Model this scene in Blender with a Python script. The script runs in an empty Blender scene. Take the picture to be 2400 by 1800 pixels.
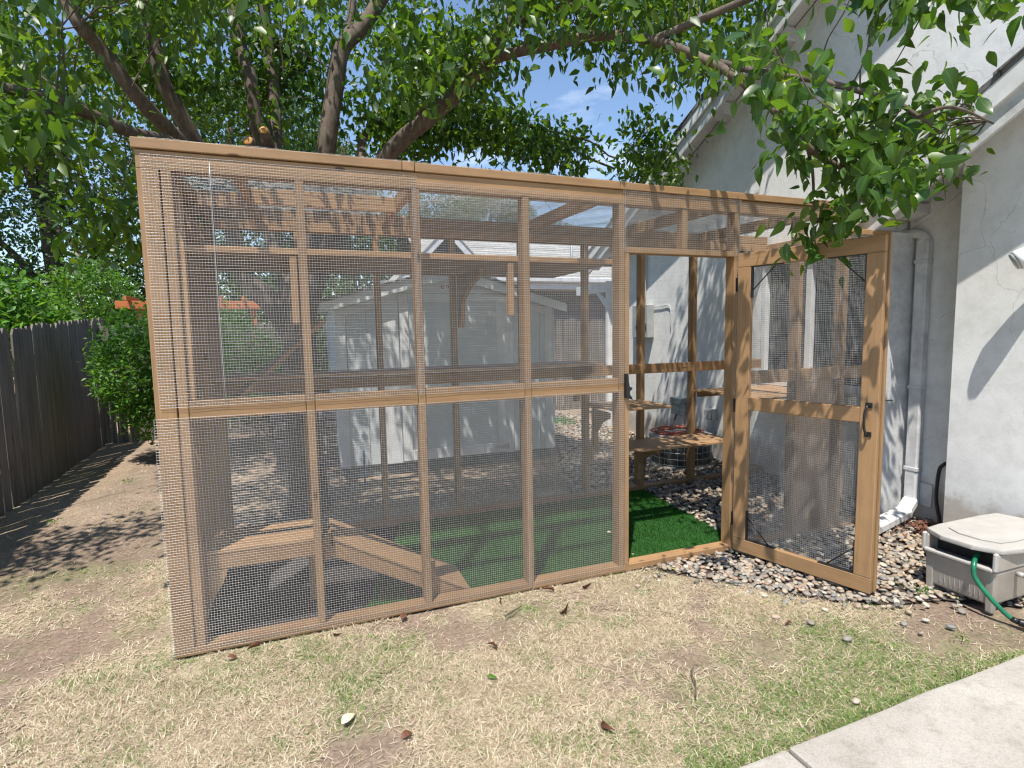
import bpy, bmesh, math, random
import numpy as np
from mathutils import Vector, Matrix

random.seed(7)
rng = np.random.default_rng(11)
SC = bpy.context.scene
COL = SC.collection
R = math.radians

# ------------------------------------------------------------------ camera, sky, sun, exposure
cam_d = bpy.data.cameras.new("camera"); cam = bpy.data.objects.new("camera", cam_d); COL.objects.link(cam)
SC.camera = cam
pit, yaw, rol = R(5.4215), R(20.388), R(-1.0333)
fw = Vector((math.sin(yaw), math.cos(yaw), 0)); rt = Vector((math.cos(yaw), -math.sin(yaw), 0)); up = Vector((0, 0, 1))
w = fw*math.cos(pit) - up*math.sin(pit); u2 = up*math.cos(pit) + fw*math.sin(pit)
r3 = rt*math.cos(rol) + u2*math.sin(rol); u3 = u2*math.cos(rol) - rt*math.sin(rol)
m = Matrix((r3, u3, -w)).transposed().to_4x4(); m.translation = Vector((0, 0, 1.55))
cam.matrix_world = m
cam_d.sensor_width = 36; cam_d.lens = 1277.88/2400*36
cam_d.clip_start = 0.05; cam_d.clip_end = 500

SUN_DIR = Vector((0.26, 0.36, -1.0)).normalized()          # the way the light travels
elev = math.asin(-SUN_DIR.z); az = math.atan2(-SUN_DIR.x, -SUN_DIR.y)
world = bpy.data.worlds.new("World"); SC.world = world; world.use_nodes = True
wn = world.node_tree.nodes; wl = world.node_tree.links; wn.clear()
sky = wn.new("ShaderNodeTexSky"); sky.sky_type = 'NISHITA'; sky.sun_disc = False
sky.sun_elevation = elev; sky.sun_rotation = az % (2*math.pi); sky.air_density = 1.0; sky.dust_density = 0.0; sky.ozone_density = 2.0
tc = wn.new("ShaderNodeTexCoord"); mp = wn.new("ShaderNodeMapping"); mp.inputs["Scale"].default_value = (1.2, 1.2, 4.5)
cn = wn.new("ShaderNodeTexNoise"); cn.inputs["Scale"].default_value = 2.2; cn.inputs["Detail"].default_value = 7; cn.inputs["Roughness"].default_value = .6
cr = wn.new("ShaderNodeValToRGB"); cr.color_ramp.elements[0].position = .56; cr.color_ramp.elements[1].position = .86
cr.color_ramp.elements[1].color = (.55, .55, .55, 1)
mx = wn.new("ShaderNodeMixRGB"); mx.inputs[2].default_value = (9.5, 9.8, 10.2, 1)
bg = wn.new("ShaderNodeBackground"); bg.inputs["Strength"].default_value = 0.14
wo = wn.new("ShaderNodeOutputWorld")
wl.new(tc.outputs["Generated"], mp.inputs[0]); wl.new(mp.outputs[0], cn.inputs["Vector"]); wl.new(cn.outputs[0], cr.inputs[0])
wl.new(cr.outputs[0], mx.inputs[0]); wl.new(sky.outputs[0], mx.inputs[1]); wl.new(mx.outputs[0], bg.inputs[0]); wl.new(bg.outputs[0], wo.inputs[0])
sd = bpy.data.lights.new("sun", 'SUN'); sd.energy = 5.0; sd.angle = R(0.53); sd.color = (1.0, .95, .87)
sun = bpy.data.objects.new("sun", sd); COL.objects.link(sun); sun.rotation_euler = SUN_DIR.to_track_quat('-Z', 'Y').to_euler(); sun.location = (-3, -4, 12)
SC.view_settings.view_transform = 'Standard'; SC.view_settings.look = 'None'; SC.view_settings.exposure = 0.58; SC.view_settings.gamma = 1.0
SC.view_settings.use_curve_mapping = False
SC.render.engine = 'CYCLES'; SC.cycles.filter_width = 1.25
SC.cycles.max_bounces = 7; SC.cycles.diffuse_bounces = 4; SC.cycles.glossy_bounces = 3; SC.cycles.transmission_bounces = 4; SC.cycles.transparent_max_bounces = 8
SC.cycles.caustics_reflective = False; SC.cycles.caustics_refractive = False

# ------------------------------------------------------------------ materials
def newmat(name):
    m = bpy.data.materials.new(name); m.use_nodes = True
    nt = m.node_tree; b = nt.nodes["Principled BSDF"]
    return m, nt, b
def N(nt, typ, **kw):
    n = nt.nodes.new(typ)
    for k, v in kw.items():
        if k in n.inputs: n.inputs[k].default_value = v
        else: setattr(n, k, v)
    return n
def ramp(nt, stops):
    n = nt.nodes.new("ShaderNodeValToRGB"); e = n.color_ramp.elements
    while len(e) < len(stops): e.new(.5)
    for i, (p, c) in enumerate(stops):
        e[i].position = p; e[i].color = (*c, 1) if len(c) == 3 else c
    return n
def mixc(nt, fac, a, b, mode='MIX'):
    n = nt.nodes.new("ShaderNodeMixRGB"); n.blend_type = mode
    for i, v in ((0, fac), (1, a), (2, b)):
        if hasattr(v, 'links') or isinstance(v, bpy.types.NodeSocket): nt.links.new(v, n.inputs[i])
        elif i == 0: n.inputs[0].default_value = v
        else: n.inputs[i].default_value = (*v, 1)
    return n.outputs[0]
def coords(nt, scale=(1, 1, 1), rand=True):
    t = nt.nodes.new("ShaderNodeTexCoord"); mp = nt.nodes.new("ShaderNodeMapping"); mp.inputs["Scale"].default_value = scale
    nt.links.new(t.outputs["Object"], mp.inputs[0])
    if rand:
        oi = nt.nodes.new("ShaderNodeObjectInfo"); mu = N(nt, "ShaderNodeMath", operation='MULTIPLY'); mu.inputs[1].default_value = 37.0
        nt.links.new(oi.outputs["Random"], mu.inputs[0]); nt.links.new(mu.outputs[0], mp.inputs["Location"])
    return mp.outputs[0]
def bump(nt, b, h, strength=.3, dist=.01):
    n = nt.nodes.new("ShaderNodeBump"); n.inputs["Strength"].default_value = strength; n.inputs["Distance"].default_value = dist
    nt.links.new(h, n.inputs["Height"]); nt.links.new(n.outputs[0], b.inputs["Normal"])
def plain(name, col, rough=.6, metal=0, var=.12, scale=6, bmp=.15, spec=.5, bscale=None, bdist=.004, world=False):
    m, nt, b = newmat(name)
    v = coords(nt, (1, 1, 1), not world)
    no = N(nt, "ShaderNodeTexNoise", Scale=scale, Detail=6.0, Roughness=.65); nt.links.new(v, no.inputs["Vector"])
    d = tuple(c*(1-var*1.6) for c in col); l = tuple(min(1, c*(1+var)) for c in col)
    cr = ramp(nt, [(.3, d), (.7, l)]); nt.links.new(no.outputs[0], cr.inputs[0]); nt.links.new(cr.outputs[0], b.inputs["Base Color"])
    b.inputs["Roughness"].default_value = rough; b.inputs["Metallic"].default_value = metal; b.inputs["Specular IOR Level"].default_value = spec
    n2 = N(nt, "ShaderNodeTexNoise", Scale=bscale or scale*12, Detail=4.0); nt.links.new(v, n2.inputs["Vector"])
    if bmp: bump(nt, b, n2.outputs[0], bmp, bdist)
    return m
def woodmat(name, dark, mid, light, rough=.55, streak=.5, knots=True):
    m, nt, b = newmat(name)
    v = coords(nt, (1.4, 26, 26))
    no = N(nt, "ShaderNodeTexNoise", Scale=1.6, Detail=7.0, Roughness=.62, Distortion=.6); nt.links.new(v, no.inputs["Vector"])
    cr = ramp(nt, [(.28, dark), (.5, mid), (.75, light)]); nt.links.new(no.outputs[0], cr.inputs[0])
    v2 = coords(nt, (1, 1, 1)); n2 = N(nt, "ShaderNodeTexNoise", Scale=3.0, Detail=5.0, Roughness=.7); nt.links.new(v2, n2.inputs["Vector"])
    base = mixc(nt, streak, mid, cr.outputs[0])
    c2 = ramp(nt, [(.25, (.78, .78, .78)), (.6, (1.04, 1.03, 1.0))]); nt.links.new(n2.outputs[0], c2.inputs[0])
    out = mixc(nt, 1.0, base, c2.outputs[0], 'MULTIPLY')
    if knots:
        vo = N(nt, "ShaderNodeTexVoronoi", Scale=2.3, Randomness=1.0); v3 = coords(nt, (1, 3, 3)); nt.links.new(v3, vo.inputs["Vector"])
        kr = ramp(nt, [(.045, (.30, .26, .2)), (.085, (1, 1, 1))]); nt.links.new(vo.outputs["Distance"], kr.inputs[0])
        out = mixc(nt, 1.0, out, kr.outputs[0], 'MULTIPLY')
    oi = nt.nodes.new("ShaderNodeObjectInfo"); orr = ramp(nt, [(0, (.88, .87, .86)), (1, (1.08, 1.06, 1.05))]); nt.links.new(oi.outputs["Random"], orr.inputs[0])
    out = mixc(nt, 1.0, out, orr.outputs[0], 'MULTIPLY')
    nt.links.new(out, b.inputs["Base Color"]); b.inputs["Roughness"].default_value = rough
    bump(nt, b, no.outputs[0], .35, .003)
    return m
M = {}
M['wood'] = woodmat('tan_stained_wood', (.20, .118, .056), (.315, .190, .093), (.39, .245, .130))
M['fence'] = woodmat('weathered_grey_wood', (.075, .066, .058), (.17, .152, .135), (.28, .255, .23), .85, .9)
M['orange'] = woodmat('orange_stained_wood', (.40, .11, .03), (.62, .19, .06), (.70, .25, .09), .5, .6)
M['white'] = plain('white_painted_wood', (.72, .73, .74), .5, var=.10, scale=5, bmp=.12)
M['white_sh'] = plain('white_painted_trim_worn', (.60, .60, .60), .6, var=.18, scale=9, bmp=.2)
M['siding'] = plain('pale_grey_painted_siding', (.58, .62, .64), .6, var=.08, scale=3, bmp=.15)
M['black'] = plain('black_metal', (.012, .012, .013), .35, var=.1, bmp=.05)
M['rubber'] = plain('black_rubber', (.02, .02, .02), .5, var=.1, bmp=.1)
M['steel'] = plain('galvanised_steel', (.55, .56, .57), .35, 1.0, var=.1, bmp=.03)
M['wire'] = plain('galvanised_wire', (.56, .55, .54), .38, .5, var=.08, bmp=0)
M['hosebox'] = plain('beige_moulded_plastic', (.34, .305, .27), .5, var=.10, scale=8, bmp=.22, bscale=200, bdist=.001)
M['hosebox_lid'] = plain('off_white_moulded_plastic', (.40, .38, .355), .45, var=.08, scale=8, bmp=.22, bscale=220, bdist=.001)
M['hose'] = plain('green_rubber_hose', (.008, .15, .075), .35, var=.15, scale=20, bmp=.1)
M['yellow'] = plain('yellow_plastic', (.62, .52, .05), .4, var=.08, bmp=.02)
M['grey_box'] = plain('grey_utility_metal', (.19, .25, .27), .45, .2, var=.1, bmp=.05)
M['grey_lt'] = plain('light_grey_utility_metal', (.42, .44, .43), .45, .2, var=.1, bmp=.05)
M['conduit'] = plain('grey_pvc_conduit', (.48, .50, .52), .5, var=.08, bmp=.03)
M['cord'] = plain('orange_red_cord', (.38, .07, .03), .5, var=.25, scale=30, bmp=.05)
M['ac'] = plain('dark_green_grey_metal', (.035, .045, .05), .5, .3, var=.2, bmp=.05)
M['ac_top'] = plain('beige_metal', (.48, .47, .43), .5, .1, var=.1, bmp=.05)
M['plywood'] = woodmat('brown_painted_plywood', (.30, .19, .115), (.40, .265, .17), (.46, .32, .215), .65, .5, False)
M['cutwood'] = plain('fresh_cut_wood', (.62, .30, .10), .7, var=.25, scale=18, bmp=.1)
M['clapboard'] = plain('mauve_brown_clapboard', (.155, .125, .125), .8, var=.15, scale=4, bmp=.2)
M['skirt'] = plain('dark_green_skirting', (.12, .15, .145), .8, var=.2, bmp=.2)
M['tag_red'] = plain('red_print', (.55, .05, .04), .5, var=.02, bmp=0)
M['tag_blue'] = plain('dark_blue_print', (.03, .05, .13), .5, var=.02, bmp=0)
M['tag_white'] = plain('white_enamel_plate', (.78, .78, .78), .4, var=.03, bmp=0)
M['green_tarp'] = plain('green_plastic_cover', (.05, .17, .12), .5, var=.2, bmp=.1)
M['blue'] = plain('blue_plastic', (.02, .12, .30), .5, var=.2, bmp=.1)

def glassmat():
    m, nt, b = newmat('window_glass'); b.inputs["Base Color"].default_value = (.012, .016, .020, 1); b.inputs["Roughness"].default_value = .05
    b.inputs["Specular IOR Level"].default_value = .8
    return m
M['glass'] = glassmat()

def stucco():
    m, nt, b = newmat('white_stucco')
    v = coords(nt, (1, 1, 1), False)
    n1 = N(nt, "ShaderNodeTexNoise", Scale=1.3, Detail=8.0, Roughness=.65, Distortion=.4); nt.links.new(v, n1.inputs["Vector"])
    c1 = ramp(nt, [(.32, (.70, .70, .685)), (.5, (.77, .77, .755)), (.68, (.83, .825, .81))]); nt.links.new(n1.outputs[0], c1.inputs[0])
    n2 = N(nt, "ShaderNodeTexNoise", Scale=9.0, Detail=6.0, Roughness=.7); nt.links.new(v, n2.inputs["Vector"])
    c2 = ramp(nt, [(.30, (.86, .86, .85)), (.55, (1, 1, 1))]); nt.links.new(n2.outputs[0], c2.inputs[0])
    col = mixc(nt, 1.0, c1.outputs[0], c2.outputs[0], 'MULTIPLY')
    n3 = N(nt, "ShaderNodeTexNoise", Scale=38.0, Detail=3.0, Roughness=.6); nt.links.new(v, n3.inputs["Vector"])     # small mould spots
    c3 = ramp(nt, [(.68, (1, 1, 1)), (.76, (.72, .72, .70))]); nt.links.new(n3.outputs[0], c3.inputs[0])
    col = mixc(nt, 1.0, col, c3.outputs[0], 'MULTIPLY')
    # hairline cracks
    nd = N(nt, "ShaderNodeTexNoise", Scale=1.7, Detail=5.0); nt.links.new(v, nd.inputs["Vector"])
    vm = nt.nodes.new("ShaderNodeVectorMath"); vm.operation = 'MULTIPLY_ADD'; vm.inputs[1].default_value = (.7, .7, .7)
    nt.links.new(nd.outputs["Color"], vm.inputs[0]); nt.links.new(v, vm.inputs[2])
    vo = N(nt, "ShaderNodeTexVoronoi", Scale=.85); vo.feature = 'DISTANCE_TO_EDGE'; nt.links.new(vm.outputs[0], vo.inputs["Vector"])
    c4 = ramp(nt, [(.0010, (.74, .73, .72)), (.0038, (1, 1, 1))]); nt.links.new(vo.outputs["Distance"], c4.inputs[0])
    n5 = N(nt, "ShaderNodeTexNoise", Scale=.9, Detail=2.0); nt.links.new(v, n5.inputs["Vector"])
    c5 = ramp(nt, [(.46, (0, 0, 0)), (.54, (1, 1, 1))]); nt.links.new(n5.outputs[0], c5.inputs[0])
    crk = mixc(nt, c5.outputs[0], (1, 1, 1), c4.outputs[0])
    col = mixc(nt, 1.0, col, crk, 'MULTIPLY')
    # splashed dirt near the ground
    sp = nt.nodes.new("ShaderNodeSeparateXYZ"); nt.links.new(v, sp.inputs[0])
    ad = N(nt, "ShaderNodeMath", operation='MULTIPLY_ADD'); ad.inputs[1].default_value = -.5; nt.links.new(n2.outputs[0], ad.inputs[0]); nt.links.new(sp.outputs[2], ad.inputs[2])
    c6 = ramp(nt, [(-.12 + .12, (.62, .57, .52)), (.14, (1, 1, 1))]); nt.links.new(ad.outputs[0], c6.inputs[0])
    col = mixc(nt, 1.0, col, c6.outputs[0], 'MULTIPLY')
    nt.links.new(col, b.inputs["Base Color"]); b.inputs["Roughness"].default_value = .9
    nb = N(nt, "ShaderNodeTexNoise", Scale=70.0, Detail=5.0, Roughness=.6); nt.links.new(v, nb.inputs["Vector"])
    a2 = N(nt, "ShaderNodeMath", operation='MULTIPLY_ADD'); a2.inputs[1].default_value = 2.0; nt.links.new(n2.outputs[0], a2.inputs[0]); nt.links.new(nb.outputs[0], a2.inputs[2])
    bump(nt, b, a2.outputs[0], .16, .006)
    return m
M['stucco'] = stucco()

def concrete():
    m, nt, b = newmat('pale_concrete')
    v = coords(nt, (1, 1, 1), False)
    n1 = N(nt, "ShaderNodeTexNoise", Scale=2.2, Detail=7.0, Roughness=.6); nt.links.new(v, n1.inputs["Vector"])
    c1 = ramp(nt, [(.3, (.30, .275, .245)), (.7, (.40, .375, .34))]); nt.links.new(n1.outputs[0], c1.inputs[0])
    n2 = N(nt, "ShaderNodeTexNoise", Scale=160.0, Detail=4.0, Roughness=.8); nt.links.new(v, n2.inputs["Vector"])
    c2 = ramp(nt, [(.28, (.62, .61, .60)), (.48, (1, 1, 1)), (.74, (1.22, 1.2, 1.16))]); nt.links.new(n2.outputs[0], c2.inputs[0])
    col = mixc(nt, 1.0, c1.outputs[0], c2.outputs[0], 'MULTIPLY')
    n3 = N(nt, "ShaderNodeTexNoise", Scale=14.0, Detail=6.0, Roughness=.7); nt.links.new(v, n3.inputs["Vector"])
    c3 = ramp(nt, [(.30, (.80, .78, .75)), (.5, (1, 1, 1))]); nt.links.new(n3.outputs[0], c3.inputs[0])
    col = mixc(nt, 1.0, col, c3.outputs[0], 'MULTIPLY')
    nt.links.new(col, b.inputs["Base Color"]); b.inputs["Roughness"].default_value = .9
    bump(nt, b, n2.outputs[0], .35, .003)
    return m
M['concrete'] = concrete()

def shingle(name, c_a, c_b):
    m, nt, b = newmat(name)
    v = coords(nt, (1, 1, 1))
    br = nt.nodes.new("ShaderNodeTexBrick"); nt.links.new(v, br.inputs["Vector"])
    br.inputs["Scale"].default_value = 1.0; br.inputs["Brick Width"].default_value = .30; br.inputs["Row Height"].default_value = .13
    br.inputs["Mortar Size"].default_value = .006; br.inputs["Color1"].default_value = (*c_a, 1); br.inputs["Color2"].default_value = (*c_b, 1)
    br.inputs["Mortar"].default_value = (c_a[0]*.45, c_a[1]*.45, c_a[2]*.45, 1); br.inputs["Bias"].default_value = 0
    n2 = N(nt, "ShaderNodeTexNoise", Scale=40.0, Detail=4.0); nt.links.new(v, n2.inputs["Vector"])
    c2 = ramp(nt, [(.3, (.8, .8, .8)), (.7, (1.12, 1.12, 1.12))]); nt.links.new(n2.outputs[0], c2.inputs[0])
    nt.links.new(mixc(nt, 1.0, br.outputs[0], c2.outputs[0], 'MULTIPLY'), b.inputs["Base Color"]); b.inputs["Roughness"].default_value = .95
    bump(nt, b, br.outputs["Fac"], -.5, .01)
    return m
M['shingle'] = shingle('dark_grey_shingle', (.13, .13, .135), (.19, .185, .18))
M['shingle_pale'] = shingle('pale_grey_shingle', (.32, .315, .30), (.43, .42, .395))

def barkmat(name, dark, light, s=1.0):
    m, nt, b = newmat(name)
    v = coords(nt, (1, 1, .35), False)
    n1 = N(nt, "ShaderNodeTexNoise", Scale=26.0*s, Detail=8.0, Roughness=.7, Distortion=.5); nt.links.new(v, n1.inputs["Vector"])
    c1 = ramp(nt, [(.3, dark), (.72, light)]); nt.links.new(n1.outputs[0], c1.inputs[0])
    n2 = N(nt, "ShaderNodeTexNoise", Scale=5.0, Detail=5.0); v2 = coords(nt, (1, 1, 1), False); nt.links.new(v2, n2.inputs["Vector"])
    c2 = ramp(nt, [(.3, (.75, .74, .72)), (.65, (1.25, 1.22, 1.18))]); nt.links.new(n2.outputs[0], c2.inputs[0])
    nt.links.new(mixc(nt, 1.0, c1.outputs[0], c2.outputs[0], 'MULTIPLY'), b.inputs["Base Color"]); b.inputs["Roughness"].default_value = .9
    bump(nt, b, n1.outputs[0], .8, .01)
    return m
M['bark'] = barkmat('grey_brown_bark', (.055, .042, .033), (.17, .135, .108))
M['bark2'] = barkmat('dark_bark', (.04, .03, .025), (.14, .11, .085))

def leafmat(name, base, trans, rough=.38, tfac=.35, rnd=False, spec=.5):
    """two-sided leaf: the Col attribute (or the object's random number) varies its hue"""
    m, nt, b = newmat(name)
    if rnd:
        oi = nt.nodes.new("ShaderNodeObjectInfo"); cr = ramp(nt, [(0, (.62, .72, .6)), (.6, (1, 1, 1)), (1, (1.7, 1.45, 1.2))]); nt.links.new(oi.outputs["Random"], cr.inputs[0]); tint = cr.outputs[0]
    else:
        at = nt.nodes.new("ShaderNodeAttribute"); at.attribute_name = "Col"; tint = at.outputs["Color"]
    col = mixc(nt, 1.0, base, tint, 'MULTIPLY'); tr = mixc(nt, 1.0, trans, tint, 'MULTIPLY')
    nt.links.new(col, b.inputs["Base Color"]); b.inputs["Roughness"].default_value = rough; b.inputs["Specular IOR Level"].default_value = spec
    if rnd:                                       # pale midrib
        tcn = nt.nodes.new("ShaderNodeTexCoord"); sx = nt.nodes.new("ShaderNodeSeparateXYZ"); nt.links.new(tcn.outputs["Object"], sx.inputs[0])
        ab = N(nt, "ShaderNodeMath", operation='ABSOLUTE'); nt.links.new(sx.outputs[1], ab.inputs[0])
        rr = ramp(nt, [(.006, (2.3, 1.9, 2.2)), (.022, (1, 1, 1))]); nt.links.new(ab.outputs[0], rr.inputs[0])
        nt.links.new(mixc(nt, 1.0, col, rr.outputs[0], 'MULTIPLY'), b.inputs["Base Color"])
    t = nt.nodes.new("ShaderNodeBsdfTranslucent"); nt.links.new(tr, t.inputs[0])
    ms = nt.nodes.new("ShaderNodeMixShader"); ms.inputs[0].default_value = tfac
    out = nt.nodes["Material Output"]; nt.links.new(b.outputs[0], ms.inputs[1]); nt.links.new(t.outputs[0], ms.inputs[2]); nt.links.new(ms.outputs[0], out.inputs[0])
    return m
M['leaf'] = leafmat('pear_leaf', (.048, .105, .012), (.20, .37, .02), .42, .36)
M['leaf_obj'] = leafmat('pear_leaf_near', (.042, .100, .015), (.14, .31, .02), .34, .34, True)
M['leaf_dark'] = leafmat('dark_evergreen_leaf', (.042, .080, .018), (.10, .19, .022), .5, .28)
M['leaf_shrub'] = leafmat('shrub_leaf', (.080, .175, .024), (.22, .44, .03), .5, .35)
M['leaf_pale'] = leafmat('pale_grey_green_leaf', (.13, .17, .06), (.22, .29, .08), .6, .3)
M['grass'] = leafmat('lawn_blade', (1, 1, 1), (1, 1, 1), .7, .22, spec=.2)
M['turf'] = leafmat('plastic_turf_blade', (.035, .175, .012), (.06, .28, .015), .45, .25)
M['dead'] = plain('dead_brown_leaf', (.14, .055, .03), .7, var=.3, scale=20, bmp=.1)
M['cream'] = plain('pale_dry_leaf', (.62, .55, .38), .7, var=.1, scale=20, bmp=.1)
M['turf_base'] = plain('turf_backing', (.015, .075, .010), .9, var=.2, bmp=.2)
M['edge_soil'] = plain('dark_soil', (.06, .045, .035), .95, var=.3, scale=10, bmp=.4)

def vcol_mat(name, rough=.9, nscale=60, bmp=.5, amt=.35, bdist=.01, spec=.3):
    m, nt, b = newmat(name)
    at = nt.nodes.new("ShaderNodeAttribute"); at.attribute_name = "Col"
    v = coords(nt, (1, 1, 1), False)
    n1 = N(nt, "ShaderNodeTexNoise", Scale=nscale, Detail=6.0, Roughness=.7); nt.links.new(v, n1.inputs["Vector"])
    c1 = ramp(nt, [(.3, (1-amt,)*3), (.7, (1+amt,)*3)]); nt.links.new(n1.outputs[0], c1.inputs[0])
    nt.links.new(mixc(nt, 1.0, at.outputs["Color"], c1.outputs[0], 'MULTIPLY'), b.inputs["Base Color"]); b.inputs["Roughness"].default_value = rough
    b.inputs["Specular IOR Level"].default_value = spec
    bump(nt, b, n1.outputs[0], bmp, bdist)
    return m
M['ground'] = vcol_mat('dry_lawn_soil', .95, 55, .8, .42, .014)
M['pebble'] = vcol_mat('river_pebble', .75, 30, .15, .2, .002, .4)
def pebble_obj():
    m, nt, b = newmat('river_pebble_single')
    oi = nt.nodes.new("ShaderNodeObjectInfo")
    cr = ramp(nt, [(0, (.13, .125, .115)), (.18, (.26, .24, .21)), (.36, (.37, .30, .22)), (.52, (.18, .185, .18)), (.68, (.30, .205, .14)), (.84, (.42, .37, .30)), (1, (.28, .235, .19))])
    nt.links.new(oi.outputs["Random"], cr.inputs[0])
    v = coords(nt, (1, 1, 1)); n1 = N(nt, "ShaderNodeTexNoise", Scale=40.0, Detail=5.0); nt.links.new(v, n1.inputs["Vector"])
    c1 = ramp(nt, [(.3, (.82,)*3), (.7, (1.15,)*3)]); nt.links.new(n1.outputs[0], c1.inputs[0])
    nt.links.new(mixc(nt, 1.0, cr.outputs[0], c1.outputs[0], 'MULTIPLY'), b.inputs["Base Color"]); b.inputs["Roughness"].default_value = .6
    return m
M['pebble_obj'] = pebble_obj()

# ------------------------------------------------------------------ object helpers
def tag(o, label=None, cat=None, group=None, kind=None):
    if label: o['label'] = label
    if cat: o['category'] = cat
    if group: o['group'] = group
    if kind: o['kind'] = kind
    return o
def thing(name, label, cat, loc=(0, 0, 0), group=None, rz=0):
    o = bpy.data.objects.new(name, None); COL.objects.link(o); o.location = loc; o.rotation_euler = (0, 0, rz); o.empty_display_size = .1
    return tag(o, label, cat, group)
def link(name, me, parent=None, loc=None, kind=None, mat=None):
    o = bpy.data.objects.new(name, me); COL.objects.link(o)
    if mat and not me.materials: me.materials.append(mat)
    if parent:
        o.parent = parent; 
        if loc is not None: o.location = Vector(loc)
    elif loc is not None: o.location = loc
    if kind: o['kind'] = kind
    return o
WORLD = {}
def wpos(o):
    p = Vector((0, 0, 0))
    while o is not None: p += o.location; o = o.parent
    return p
def bevel_box_mesh(name, sx, sy, sz, bev=.003):
    bm = bmesh.new(); bmesh.ops.create_cube(bm, size=1.0)
    for v in bm.verts: v.co = Vector((v.co.x*sx, v.co.y*sy, v.co.z*sz))
    if bev: bmesh.ops.bevel(bm, geom=bm.edges[:], offset=min(bev, min(sx, sy, sz)*.3), segments=1, profile=.7, affect='EDGES')
    me = bpy.data.meshes.new(name); bm.to_mesh(me); bm.free()
    return me
MC = {}
def box(name, parent, lo, hi, mat, bev=.003, kind=None, warp=0):
    """axis-aligned board from corner lo to corner hi (world metres); its longest side is the mesh's X so that the grain follows it"""
    lo = Vector(lo); hi = Vector(hi); s = hi - lo; c = (lo + hi)/2
    ax = max(range(3), key=lambda i: s[i])
    if ax == 0: rot = Matrix.Identity(3); d = (s.x, s.y, s.z)
    elif ax == 1: rot = Matrix(((0, -1, 0), (1, 0, 0), (0, 0, 1))); d = (s.y, s.x, s.z)
    else: rot = Matrix(((0, 0, -1), (0, 1, 0), (1, 0, 0))); d = (s.z, s.y, s.x)
    key = (tuple(round(x, 4) for x in d), mat.name, bev)
    if key in MC: me = MC[key]
    else:
        me = bevel_box_mesh(name, *d, bev); me.materials.append(mat); MC[key] = me
    o = bpy.data.objects.new(name, me); COL.objects.link(o)
    o.rotation_euler = rot.to_euler()
    if parent: o.parent = parent; o.location = c - wpos(parent)
    else: o.location = c
    if kind: o['kind'] = kind
    return o
def plank(name, parent, a, b, wid, th, mat, upv=(0, 0, 1), bev=.003):
    """board between two points; wid across (perpendicular to upv), th along upv"""
    a = Vector(a); b = Vector(b); x = (b - a).normalized(); upv = Vector(upv); y = upv.cross(x).normalized(); z = x.cross(y)
    me = bevel_box_mesh(name, (b-a).length, wid, th, bev); me.materials.append(mat)
    o = bpy.data.objects.new(name, me); COL.objects.link(o)
    o.rotation_euler = Matrix((x, y, z)).transposed().to_euler()
    c = (a+b)/2
    if parent: o.parent = parent; o.location = c - wpos(parent)
    else: o.location = c
    return o
def prism(name, parent, poly, axis, d0, d1, mat, bev=0, kind=None):
    """extrude polygon: axis 'x' -> poly in (y,z); 'y' -> (x,z); 'z' -> (x,y)"""
    bm = bmesh.new()
    def P(a, b, d): return {'x': (d, a, b), 'y': (a, d, b), 'z': (a, b, d)}[axis]
    off = wpos(parent) if parent else Vector((0, 0, 0))
    v0 = [bm.verts.new(Vector(P(a, b, d0)) - off) for a, b in poly]; v1 = [bm.verts.new(Vector(P(a, b, d1)) - off) for a, b in poly]
    bm.faces.new(v0); bm.faces.new(v1[::-1]); n = len(poly)
    for i in range(n): bm.faces.new((v0[(i+1) % n], v0[i], v1[i], v1[(i+1) % n]))
    bmesh.ops.recalc_face_normals(bm, faces=bm.faces)
    if bev: bmesh.ops.bevel(bm, geom=bm.edges[:], offset=bev, segments=2, profile=.7, affect='EDGES')
    me = bpy.data.meshes.new(name); bm.to_mesh(me); bm.free(); me.materials.append(mat)
    o = bpy.data.objects.new(name, me); COL.objects.link(o)
    if parent: o.parent = parent
    if kind: o['kind'] = kind
    return o
def npmesh(name, verts, loops, counts, mat, cols=None, smooth=False):
    me = bpy.data.meshes.new(name); nv = len(verts)
    me.vertices.add(nv); me.vertices.foreach_set("co", np.asarray(verts, np.float32).ravel())
    loops = np.asarray(loops, np.int32).ravel(); counts = np.asarray(counts, np.int32)
    me.loops.add(len(loops)); me.loops.foreach_set("vertex_index", loops)
    me.polygons.add(len(counts)); st = np.concatenate(([0], np.cumsum(counts)[:-1])).astype(np.int32)
    me.polygons.foreach_set("loop_start", st); me.polygons.foreach_set("loop_total", counts)
    if smooth: me.polygons.foreach_set("use_smooth", np.ones(len(counts), bool))
    me.update(calc_edges=True); me.validate()
    if cols is not None:
        a = me.color_attributes.new("Col", 'FLOAT_COLOR', 'POINT')
        c4 = np.ones((nv, 4), np.float32); c4[:, :3] = cols; a.data.foreach_set("color", c4.ravel())
    if mat: me.materials.append(mat)
    return me
def scatter(name, tv, tf, pos, rot, scl, mat, cols=None, smooth=False):
    """copies of one template (verts tv, faces tf) at pos (n,3), rot (n,3,3), scl (n,3), joined in one mesh"""
    n = len(pos); tv = np.asarray(tv, float); k = len(tv)
    V = np.einsum('nij,nkj->nki', rot, tv[None]*scl[:, None, :]) + pos[:, None, :]
    fl = np.array([i for f in tf for i in f]); fc = np.array([len(f) for f in tf])
    loops = (fl[None] + (np.arange(n)*k)[:, None]).ravel(); counts = np.tile(fc, n)
    c = None if cols is None else np.repeat(cols, k, axis=0)
    return npmesh(name, V.reshape(-1, 3), loops, counts, mat, c, smooth)
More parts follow.
